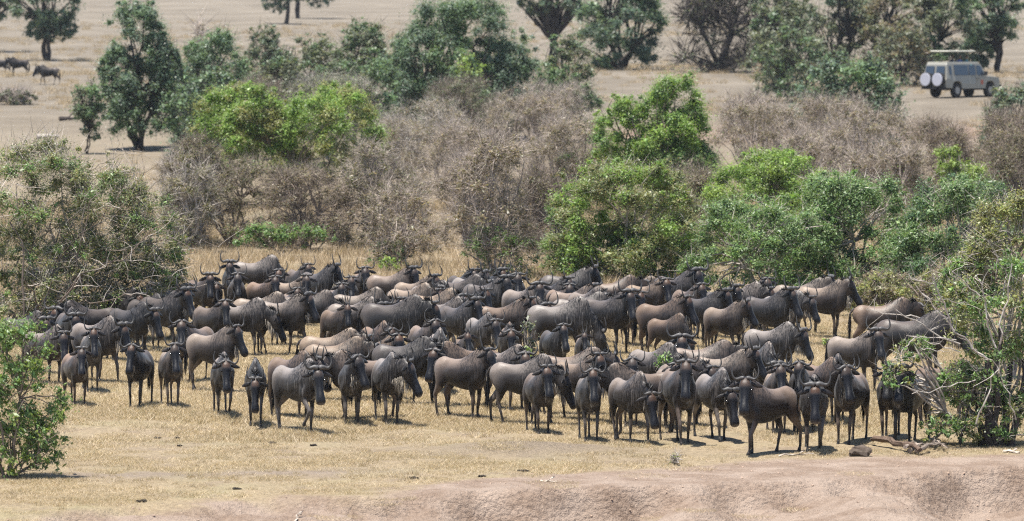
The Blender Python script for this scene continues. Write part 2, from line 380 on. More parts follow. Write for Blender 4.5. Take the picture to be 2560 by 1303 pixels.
# ------------------------------------------------------------------ wildebeest
def coat_mat(name, tan, flank, dark, grey_amt, st_amt=.75):
    m, t, out = new_mat(name)
    tc = N(t, 'ShaderNodeTexCoord'); P = tc.outputs['Object']
    a1 = N(t, 'ShaderNodeAttribute', attribute_name='mask'); s1 = N(t, 'ShaderNodeSeparateColor'); L(t, a1.outputs['Color'], s1.inputs[0])
    a2 = N(t, 'ShaderNodeAttribute', attribute_name='pale'); oi = N(t, 'ShaderNodeObjectInfo'); rnd = oi.outputs['Random']
    offs = N(t, 'ShaderNodeVectorMath', operation='ADD'); L(t, P, offs.inputs[0])
    cmb = N(t, 'ShaderNodeCombineXYZ'); L(t, math_n(t, 'MULTIPLY', rnd, 37.0), cmb.inputs[0]); L(t, cmb.outputs[0], offs.inputs[1]); Q = offs.outputs[0]
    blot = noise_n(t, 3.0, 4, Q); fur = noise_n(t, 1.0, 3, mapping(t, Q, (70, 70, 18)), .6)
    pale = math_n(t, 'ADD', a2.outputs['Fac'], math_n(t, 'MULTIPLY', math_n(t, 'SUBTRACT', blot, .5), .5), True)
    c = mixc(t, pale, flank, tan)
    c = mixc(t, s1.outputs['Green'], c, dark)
    st = noise_n(t, 1.0, 2, mapping(t, Q, (46, 26, 2.2)), .5, .6)
    stm = ramp(t, st, [(.46, 0), (.55, 1)])
    c = mixc(t, math_n(t, 'MULTIPLY', math_n(t, 'MULTIPLY', stm, a1.outputs['Alpha']), st_amt), c, (.008, .007, .007))
    sil = ramp(t, noise_n(t, 1.0, 2, mapping(t, Q, (52, 32, 2.8)), .5), [(.55, 0), (.66, 1)])
    c = mixc(t, math_n(t, 'MULTIPLY', math_n(t, 'MULTIPLY', sil, a1.outputs['Alpha']), grey_amt), c, (.17, .152, .14))
    c = mixc(t, math_n(t, 'MULTIPLY', s1.outputs['Blue'], .7), c, mixc(t, rnd, (.105, .055, .033), (.030, .022, .019)))
    c = mixc(t, s1.outputs['Red'], c, (.004, .004, .006))
    hs = N(t, 'ShaderNodeHueSaturation'); L(t, c, hs.inputs['Color'])
    L(t, math_n(t, 'MULTIPLY', remap(t, rnd, 0, 1, .82, 1.2), remap(t, fur, .25, .75, .72, 1.28)), hs.inputs['Value'])
    L(t, remap(t, math_n(t, 'FRACT', math_n(t, 'MULTIPLY', rnd, 7.31)), 0, 1, .75, 1.15), hs.inputs['Saturation'])
    b = N(t, 'ShaderNodeBsdfPrincipled'); b.inputs['Roughness'].default_value = .45; b.inputs['Specular IOR Level'].default_value = .30
    b.inputs['Sheen Weight'].default_value = .05; b.inputs['Sheen Roughness'].default_value = .4
    L(t, hs.outputs[0], b.inputs['Base Color'])
    bp = N(t, 'ShaderNodeBump'); bp.inputs['Strength'].default_value = .35; bp.inputs['Distance'].default_value = .012; L(t, fur, bp.inputs['Height']); L(t, bp.outputs[0], b.inputs['Normal'])
    L(t, b.outputs[0], out.inputs[0]); return m
COATS = {  # back and flank tones spread apart: sunlit top and side shade put in
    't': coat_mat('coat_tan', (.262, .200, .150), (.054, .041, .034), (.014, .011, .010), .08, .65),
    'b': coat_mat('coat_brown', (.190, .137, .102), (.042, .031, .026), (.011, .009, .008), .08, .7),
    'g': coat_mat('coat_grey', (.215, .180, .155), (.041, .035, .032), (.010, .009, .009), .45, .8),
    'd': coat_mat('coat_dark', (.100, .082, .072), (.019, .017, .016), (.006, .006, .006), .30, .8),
}
M_eye = simple_mat('eye', (.01, .008, .007), .1, spec=.6)

def loft(secs, k=16, exp=2.3):
    """secs: list of (centre, lateral vec, up vec, half width, half height)"""
    an = np.arange(k) / k * 2 * math.pi; cs, sn = np.cos(an), np.sin(an)
    ex = np.sign(cs) * np.abs(cs) ** (2 / exp); ez = np.sign(sn) * np.abs(sn) ** (2 / exp)
    V = []
    for c, l, u, w, h in secs:
        V.append(np.asarray(c)[None] + ex[:, None] * w * np.asarray(l)[None] + ez[:, None] * h * np.asarray(u)[None])
    n = len(secs); V = np.concatenate(V + [np.asarray(secs[0][0])[None], np.asarray(secs[-1][0])[None]])
    i = np.arange(n - 1)[:, None] * k; j = np.arange(k)[None]; j2 = (j + 1) % k
    Q = np.stack([i + j, i + j2, i + k + j2, i + k + j], -1).reshape(-1, 4)
    jj = np.arange(k)
    T0 = np.stack([np.full(k, n * k), (jj + 1) % k, jj], 1); T1 = np.stack([np.full(k, n * k + 1), (n - 1) * k + jj, (n - 1) * k + (jj + 1) % k], 1)
    return V, Q, np.concatenate([T0, T1])
def nrm(v): v = np.asarray(v, float); return v / (np.linalg.norm(v) + 1e-9)
def path_loft(P, W, D, lat=(0, 1, 0), k=12, exp=2.1, sub=3):
    """tube along P with lateral half width W and fore-aft half depth D, Catmull-Rom refined"""
    P = np.asarray(P, float); n = len(P); t = np.arange(n); tt = np.linspace(0, n - 1, (n - 1) * sub + 1)
    def cr(A):
        A = np.asarray(A, float); A2 = np.concatenate([[2 * A[0] - A[1]], A, [2 * A[-1] - A[-2]]]); o = []
        for x in tt:
            i = min(int(x), n - 2); f = x - i; p0, p1, p2, p3 = A2[i], A2[i + 1], A2[i + 2], A2[i + 3]
            o.append(.5 * ((2 * p1) + (-p0 + p2) * f + (2 * p0 - 5 * p1 + 4 * p2 - p3) * f * f + (-p0 + 3 * p1 - 3 * p2 + p3) * f ** 3))
        return np.array(o)
    PP = cr(P); WW = cr(W); DD = cr(D); T = np.gradient(PP, axis=0); secs = []
    for p, w, d, tg in zip(PP, WW, DD, T):
        tg = nrm(tg); l = nrm(np.asarray(lat, float) - np.dot(lat, tg) * tg); u = np.cross(tg, l); secs.append((p, l, u, max(w, .01), max(d, .01)))
    return loft(secs, k, exp), PP

STYLE = {'u': (48, 62, .37), 'm': (14, 66, .44), 'l': (-14, 70, .48), 'g': (-44, 74, .62)}   # neck elevation, head pitch below horizontal
LEGS = {   # front left, front right, hind left, hind right: (dx, lift)
    'a': ((.02, 0), (-.03, 0), (.03, 0), (-.06, 0)), 'b': ((-.05, 0), (.06, 0), (-.10, 0), (.06, 0)),
    'w': ((.20, 0), (-.14, 0), (-.16, 0), (.20, 0)), 'v': ((-.16, 0), (.22, 0), (.22, 0), (-.14, 0)), 'r': ((.05, 1), (-.06, 0), (.16, 0), (-.14, 0)),
    'c': ((.09, 0), (.04, 0), (-.03, 0), (.12, 0)), 'e': ((-.10, 0), (-.02, 0), (.10, 0), (-.01, 0))}
_cache = {}
_hc = {}
def wildebeest_meshes(style, yaw, legs, horn, fine):
    young = horn == 's'; key = (style, yaw, legs, young, fine)
    if key not in _cache: _cache[key] = body_meshes(style, yaw, legs, 's' if young else 'm', fine)
    me, frame, mane, beard, tail = _cache[key]
    hk = (style, yaw, horn)
    if hk not in _hc: _hc[hk] = horn_meshes(horn, *frame)
    return me, _hc[hk], mane, beard, tail
def horn_meshes(horn, Pl, a, b, n):
    u = nrm(-a * .92 + n * .38); hv = []
    spec = {'m': ([(.012, .020), (.06, .045), (.13, .040), (.20, .018), (.262, .026), (.300, .080), (.302, .150), (.272, .215), (.235, .262)], [.050, .056, .046, .036, .030, .025, .019, .012, .003]),
            'f': ([(.025, .025), (.07, .030), (.125, .018), (.185, .004), (.235, .018), (.266, .068), (.268, .135), (.245, .195), (.22, .235)], [.034, .036, .031, .026, .023, .019, .015, .009, .003]),
            'w': ([(.012, .020), (.06, .040), (.14, .028), (.225, -.004), (.300, .010), (.345, .070), (.352, .145), (.325, .215), (.290, .270)], [.048, .054, .044, .035, .030, .025, .019, .012, .003]),
            'n': ([(.022, .028), (.06, .045), (.11, .040), (.165, .028), (.205, .045), (.222, .100), (.208, .165), (.178, .220), (.145, .255)], [.036, .040, .033, .028, .024, .020, .015, .009, .003]),
            'e': ([(.025, .020), (.07, .018), (.13, -.006), (.20, -.030), (.262, -.020), (.300, .030), (.305, .095), (.285, .150), (.26, .190)], [.033, .036, .030, .026, .023, .019, .015, .009, .003]),
            's': ([(.04, .02), (.055, .07), (.075, .13), (.088, .19), (.09, .25), (.085, .295)], [.026, .024, .020, .015, .010, .003])}[horn]
    for sd in (1, -1):
        tt = np.array(spec[0]); rr = np.array(spec[1]); q = np.linspace(0, len(tt) - 1, 15); tl = np.interp(q, np.arange(len(tt)), tt[:, 0]); tu = np.interp(q, np.arange(len(tt)), tt[:, 1]); rq = np.interp(q, np.arange(len(tt)), rr)
        for _ in range(2):
            tl[1:-1] = .25 * tl[:-2] + .5 * tl[1:-1] + .25 * tl[2:]; tu[1:-1] = .25 * tu[:-2] + .5 * tu[1:-1] + .25 * tu[2:]
        fwd = np.interp(q / q[-1], [0, .3, .6, 1], [0, -.015, .01, -.05])
        Pp = Pl + n * .055 + tl[:, None] * b * sd * .95 + tu[:, None] * u * 1.32 + fwd[:, None] * n
        hb = Buf(); g = np.interp(q / q[-1], [0, .35, .8, 1], [.105, .060, .028, .022])
        hb.tube(Pp, rq * .84, 8, np.repeat(np.stack([g * 1.0, g * .95, g * .92], 1), 8, 0)); mh = hb.mesh('horn', True); mh.materials.append(M_horn); hv.append(mh)
    return hv
def body_meshes(style, yaw, legs, horn, fine):
    rng = np.random.default_rng((ord(style) * 31 + int(yaw) * 7 + ord(legs) * 13 + ord(horn)) % 99991)
    B = Buf(); Y = np.array([0, 1., 0])
    tr = [(-.72, 1.02, .88, .05), (-.69, 1.08, .79, .115), (-.62, 1.14, .72, .165), (-.50, 1.185, .67, .205), (-.36, 1.155, .645, .21), (-.2, 1.135, .61, .25), (0, 1.155, .56, .275),
          (.16, 1.225, .54, .275), (.30, 1.305, .55, .25), (.42, 1.37, .555, .225), (.51, 1.375, .60, .19), (.60, 1.335, .66, .155), (.67, 1.26, .74, .11)]
    secs = [((x, 0, (a + b) / 2), Y, (0, 0, 1), w, (a - b) / 2) for x, a, b, w in tr]
    V, Q, T = loft(secs, 20, 2.25)
    # narrower back, fuller belly
    zz = V[:, 2]; kk = np.clip((zz - .95) / .4, 0, 1); V[:, 1] *= 1 - .60 * kk ** 1.1
    B.add(V, [Q, T])
    e, hp, nl = STYLE[style]; e = math.radians(e); hp = math.radians(hp); yw = math.radians(yaw)
    R0 = np.array([.42, 0, 1.00])
    dirn = np.array([math.cos(e) * math.cos(yw * .62), math.cos(e) * math.sin(yw * .62), math.sin(e)])
    Pl = np.array([.46, 0, 1.05]) + nl * dirn
    mid = R0 + .6 * nl * np.array([math.cos(e * .6) * math.cos(yw * .25), math.cos(e * .6) * math.sin(yw * .25), math.sin(e * .8)])
    tb = np.linspace(0, 1, 9)[:, None]; C = (1 - tb) ** 2 * R0 + 2 * tb * (1 - tb) * mid + tb ** 2 * Pl
    hw = np.interp(tb[:, 0], [0, .35, .7, 1], [.155, .115, .090, .082]); hh = np.interp(tb[:, 0], [0, .35, .7, 1], [.31, .235, .172, .130])
    secs = []; crest = []; throat = []
    Tn = np.gradient(C, axis=0)
    for c, w, h, tg in zip(C, hw, hh, Tn):
        tg = nrm(tg); l = nrm(np.cross((0, 0, 1.), tg)); u = np.cross(tg, l); secs.append((c, l, u, w, h)); crest.append(c + u * h); throat.append(c - u * h)
    V, Q, T = loft(secs, 16, 2.1); B.add(V, [Q, T])
    a = np.array([math.cos(hp) * math.cos(yw), math.cos(hp) * math.sin(yw), -math.sin(hp)]); b = np.array([-math.sin(yw), math.cos(yw), 0]); n = np.cross(a, b); n = n if n[2] > 0 else -n
    hs = 1.09 if horn != 's' else .98
    hd = [(-.07, .05, .06, -.05), (-.02, .090, .105, -.045), (.06, .112, .132, -.04), (.14, .116, .134, -.045), (.21, .100, .118, -.045), (.30, .080, .098, -.035), (.39, .074, .086, -.02), (.46, .086, .083, -.012), (.53, .094, .075, -.008), (.575, .080, .058, -.01), (.595, .042, .03, -.012)]
    secs = [(Pl + hs * (a * t_ + n * o), b, n, w * hs, h * hs) for t_, w, h, o in hd]
    V, Q, T = loft(secs, 16, 2.5); B.add(V, [Q, T])
    lg = LEGS[legs]
    for i, sd in ((0, 1), (1, -1)):
        dx, lift = lg[i]
        P = [(.44, sd * .10, .92), (.40 + .15 * dx, sd * .150, .74), (.385 + .4 * dx, sd * .150, .60), (.415 + .7 * dx, sd * .135, .40), (.42 + .8 * dx, sd * .13, .34), (.405 + .95 * dx, sd * .125, .12), (.42 + dx, sd * .125, .055), (.445 + dx, sd * .125, -.022)]
        if lift: P = [(.44, sd * .10, .92), (.45, sd * .150, .74), (.48, sd * .150, .61), (.62, sd * .135, .45), (.63, sd * .13, .39), (.50, sd * .12, .235), (.46, sd * .12, .19), (.43, sd * .12, .13)]
        (V, Q, T), _ = path_loft(P, [.085, .074, .052, .037, .040, .027, .034, .042], [.18, .12, .070, .043, .044, .030, .038, .050]); B.add(V, [Q, T])
    for i, sd in ((2, 1), (3, -1)):
        dx, _l = lg[i]
        P = [(-.46, sd * .09, 1.02), (-.46 + .1 * dx, sd * .135, .85), (-.47 + .3 * dx, sd * .155, .68), (-.575 + .6 * dx, sd * .135, .52), (-.645 + .75 * dx, sd * .12, .43), (-.635 + .85 * dx, sd * .12, .36), (-.60 + dx, sd * .12, .12), (-.585 + dx, sd * .12, .055), (-.555 + dx, sd * .12, -.022)]
        (V, Q, T), _ = path_loft(P, [.085, .095, .076, .046, .037, .032, .026, .033, .041], [.19, .18, .128, .074, .052, .040, .030, .038, .049]); B.add(V, [Q, T])
    me0 = mesh_np('tmp', np.concatenate(B.V), [np.concatenate(v) for v in B.F.values()])
    o = bpy.data.objects.new('tmp', me0); COL.objects.link(o)
    md = o.modifiers.new('r', 'REMESH'); md.mode = 'VOXEL'; md.voxel_size = .027 if fine else .037
    dg = bpy.context.evaluated_depsgraph_get(); ev = o.evaluated_get(dg); em = ev.to_mesh()
    nv = len(em.vertices); V = np.empty(nv * 3, np.float32); em.vertices.foreach_get('co', V); V = V.reshape(-1, 3).astype(float)
    npoly = len(em.polygons); Lp = np.empty(len(em.loops), np.int32); em.loops.foreach_get('vertex_index', Lp); F = Lp.reshape(-1, 4)
    ne = len(em.edges); E = np.empty(ne * 2, np.int32); em.edges.foreach_get('vertices', E); E = E.reshape(-1, 2)
    ev.to_mesh_clear(); bpy.data.objects.remove(o); bpy.data.meshes.remove(me0)
    deg = np.bincount(E.ravel(), minlength=nv)[:, None].astype(float)
    for it in range(10):
        S_ = np.zeros_like(V)
        for q in range(3):
            S_[:, q] = np.bincount(E[:, 0], V[E[:, 1], q], nv) + np.bincount(E[:, 1], V[E[:, 0], q], nv)
        V += (.5 if it % 2 == 0 else -.51) * (S_ / deg - V)
    # flank hollow and shoulder muscle relief
    x, y, z = V.T
    V[:, 1] -= np.sign(y) * .034 * np.exp(-((x + .33) / .10) ** 2 - ((z - 1.02) / .10) ** 2) - np.sign(y) * .02 * np.exp(-((x - .36) / .10) ** 2 - ((z - .92) / .18) ** 2)
    x, y, z = V.T
    rel = V - Pl; th = rel @ a; ra = np.linalg.norm(rel - th[:, None] * a + .03 * n, axis=1); nn = rel @ n; bb = np.abs(rel @ b)
    head = smooth(-.06, .02, th) * (ra < .19) * (1 - smooth(.60, .64, th))
    black = head * smooth(.10, .17, th) * np.maximum(smooth(-.09, -.03, nn), smooth(.22, .32, th))
    nose = head * smooth(.36, .42, th); black = np.maximum(black, nose * .97)
    ruf = head * (1 - smooth(.10, .17, th)) * smooth(.03, .07, nn) * (1 - smooth(.07, .10, bb))
    cheek = head * (1 - black) * .35
    leg = (z < .60) & (head < .1)
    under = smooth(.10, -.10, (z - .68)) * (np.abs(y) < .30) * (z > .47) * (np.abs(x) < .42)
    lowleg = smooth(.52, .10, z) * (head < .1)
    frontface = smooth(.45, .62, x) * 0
    trunkside = smooth(1.10, .72, z) * (head < .1) * (z > .45) * (x < .5)  # dark flank coat, deepened so shade on the sides is painted in
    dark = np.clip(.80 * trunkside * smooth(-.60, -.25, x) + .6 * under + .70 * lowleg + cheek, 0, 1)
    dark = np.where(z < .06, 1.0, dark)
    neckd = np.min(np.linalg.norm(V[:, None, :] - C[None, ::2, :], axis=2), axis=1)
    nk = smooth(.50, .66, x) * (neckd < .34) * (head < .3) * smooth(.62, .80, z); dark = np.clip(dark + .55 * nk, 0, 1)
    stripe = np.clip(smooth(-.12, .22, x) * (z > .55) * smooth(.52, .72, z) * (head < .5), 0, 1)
    pale = np.clip(smooth(.90, 1.17, z) * (1 - .7 * smooth(-.05, .35, x)) + .50 * smooth(-.35, -.6, x) * smooth(.35, .7, z) + .9 * smooth(1.24, 1.36, z) * smooth(.25, .4, x) * (x < .62), 0, 1) * (head < .5)  # pale rump and back coat, with sun highlight painted along back and withers
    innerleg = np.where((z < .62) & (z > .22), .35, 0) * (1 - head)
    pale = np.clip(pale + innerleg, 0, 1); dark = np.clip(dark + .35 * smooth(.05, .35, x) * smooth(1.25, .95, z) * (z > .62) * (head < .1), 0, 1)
    mask = np.stack([black, dark, ruf, stripe], 1)
    # ears and eyes ride on the same mesh
    EB = Buf()
    for sd in (1, -1):
        base = Pl + hs * (a * .035 + b * sd * .098 - n * .015)
        dr = nrm(b * sd * 1.0 - a * (-.10) - n * .25 - np.array([0, 0, .10])); up_ = nrm(-a + .3 * n); up_ = nrm(up_ - np.dot(up_, dr) * dr); th_ = np.cross(dr, up_)
        ss = [(base + dr * q * .235, up_, th_, w_, t2) for q, w_, t2 in ((0, .022, .018), (.18, .036, .018), (.42, .046, .014), (.7, .036, .010), (.92, .016, .007), (1, .004, .003))]
        Ve, Qe, Te = loft(ss, 8, 2.0); EB.add(Ve, [Qe, Te])
    Ve = np.concatenate(EB.V); nE = len(Ve); eF = [np.concatenate(v) + nv for v in EB.F.values()]
    mask = np.concatenate([mask, np.tile((.25, .75, 0, 0), (nE, 1))]); pale = np.concatenate([pale, np.full(nE, .15)])
    GB = Buf()
    for sd in (1, -1):
        c = Pl + hs * (a * .165 + b * sd * .108 + n * .012); la = np.linspace(-1, 1, 5) * .5 * math.pi * .96
        ss = [(c + b * sd * math.sin(q) * .02, a, n, max(.003, .024 * math.cos(q)), max(.003, .02 * math.cos(q))) for q in la]
        Vg, Qg, Tg = loft(ss, 8, 2.0); GB.add(Vg, [Qg, Tg])
    Vg = np.concatenate(GB.V); nG = len(Vg); gF = [np.concatenate(v) + nv + nE for v in GB.F.values()]
    mask = np.concatenate([mask, np.tile((1., 1, 0, 0), (nG, 1))]); pale = np.concatenate([pale, np.zeros(nG)])
    allF = [F] + eF + gF
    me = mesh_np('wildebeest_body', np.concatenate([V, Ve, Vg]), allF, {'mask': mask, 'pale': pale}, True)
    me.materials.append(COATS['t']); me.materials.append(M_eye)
    mi = np.zeros(sum(len(f) for f in allF), np.int32); mi[len(F) + sum(len(f) for f in eF):] = 1; me.polygons.foreach_set('material_index', mi)
    # mane
    def strands(root, tipv, wdt, cols, name):
        sdv = np.cross(tipv, rng.normal(size=tipv.shape)); sdv /= np.linalg.norm(sdv, axis=1)[:, None] + 1e-9
        w_ = wdt * rng.uniform(.6, 1.4, len(root))[:, None] / 2
        midp = root + tipv * .55 + rng.normal(size=tipv.shape) * .008
        Vs = np.stack([root - sdv * w_, root + sdv * w_, midp + sdv * w_ * .8, midp - sdv * w_ * .8, root + tipv], 1).reshape(-1, 3)
        i0 = np.arange(len(root))[:, None] * 5
        Fq = i0 + np.array([[0, 1, 2, 3]]); Ft = i0 + np.array([[3, 2, 4]])
        Cc = np.repeat(cols, 5, 0); mm = mesh_np(name, Vs, [Fq, Ft], {'Col': np.hstack([Cc, np.ones((len(Cc), 1))])}); mm.materials.append(M_hair); return mm
    cr = np.array(crest[::-1][:8] + [np.array([.48, 0, 1.39]), np.array([.36, 0, 1.345]), np.array([.22, 0, 1.27])])
    ns = 260; q = rng.uniform(0, len(cr) - 1.02, ns); ii = q.astype(int); fr = (q - ii)[:, None]
    root = cr[ii] * (1 - fr) + cr[ii + 1] * fr - np.array([0, 0, .02]) + rng.normal(size=(ns, 3)) * .012
    sdg = np.where(rng.uniform(size=ns) < .62, 1.0, -1.0)[:, None]; tgt = nrm(cr[0] - cr[-1])
    up_amt = np.where(q < 3, .09, .015)[:, None] * rng.uniform(.4, 1.2, (ns, 1))
    lt = nrm(np.cross((0, 0, 1), tgt))
    tip = sdg * lt * rng.uniform(.03, .14, (ns, 1)) + np.array([0, 0, 1.]) * (up_amt - rng.uniform(.03, .24, (ns, 1)) * (q > 2)[:, None]) - tgt * rng.uniform(.02, .10, (ns, 1))
    mane = strands(root, tip, .016, np.array([.008, .0075, .008]) * rng.uniform(.5, 1.8, (ns, 1)), 'mane')
    # beard from jaw to chest
    jaw = Pl + a * .34 - n * .085; jaw2 = Pl + a * .16 - n * .15; chest = np.array([.69, 0, .86])
    trt = np.array([jaw, jaw * .55 + jaw2 * .45, jaw2 * .75 + chest * .25 + np.array([.03, 0, 0]), jaw2 * .35 + chest * .65 + np.array([.03, 0, 0]), chest]); nb = 170 if horn != 's' else 60
    q = (rng.uniform(0, 1, nb) ** 1.1) * (len(trt) - 1.05); ii = q.astype(int); fr = (q - ii)[:, None]
    root = trt[ii] * (1 - fr) + trt[ii + 1] * fr + rng.normal(size=(nb, 3)) * np.array([.018, .022, .015])
    ln = rng.uniform(.10, .28, (nb, 1)) * (.7 + .5 * np.sin(np.clip(q / 4, 0, 1) * math.pi))[:, None]
    tip = np.array([0, 0, -1.]) * ln + rng.normal(size=(nb, 3)) * .022 + np.array([.02, 0, 0])
    beard = strands(root, tip, .016, np.array([.42, .37, .30]) * rng.uniform(.15, 1.2, (nb, 1)), 'beard')
    # tail
    tb_ = Buf(); P = np.array([(-.68, 0, 1.08), (-.735, 0, 1.04), (-.785, 0, .96), (-.785, .01, .82), (-.775, .01, .70)]); tb_.tube(P, [.035, .032, .024, .018, .014], 6, (.06, .05, .044))
    nt_ = 120; zr = rng.uniform(.58, .90, nt_); root = np.stack([np.full(nt_, -.78), np.full(nt_, .005), zr], 1) + rng.normal(size=(nt_, 3)) * .012
    tip = np.stack([rng.normal(-.02, .03, nt_), rng.normal(0, .03, nt_), -rng.uniform(.22, .44, nt_)], 1)
    sdv = np.cross(tip, rng.normal(size=tip.shape)); sdv /= np.linalg.norm(sdv, axis=1)[:, None]; w_ = .011
    Vs = np.stack([root - sdv * w_, root + sdv * w_, root + tip], 1).reshape(-1, 3)
    tb_.add(Vs, [np.arange(nt_ * 3).reshape(-1, 3)], (.010, .009, .010)); tail = tb_.mesh('tail'); tail.materials.append(M_hair)
    return (me, (Pl, a, b, n), mane, beard, tail)

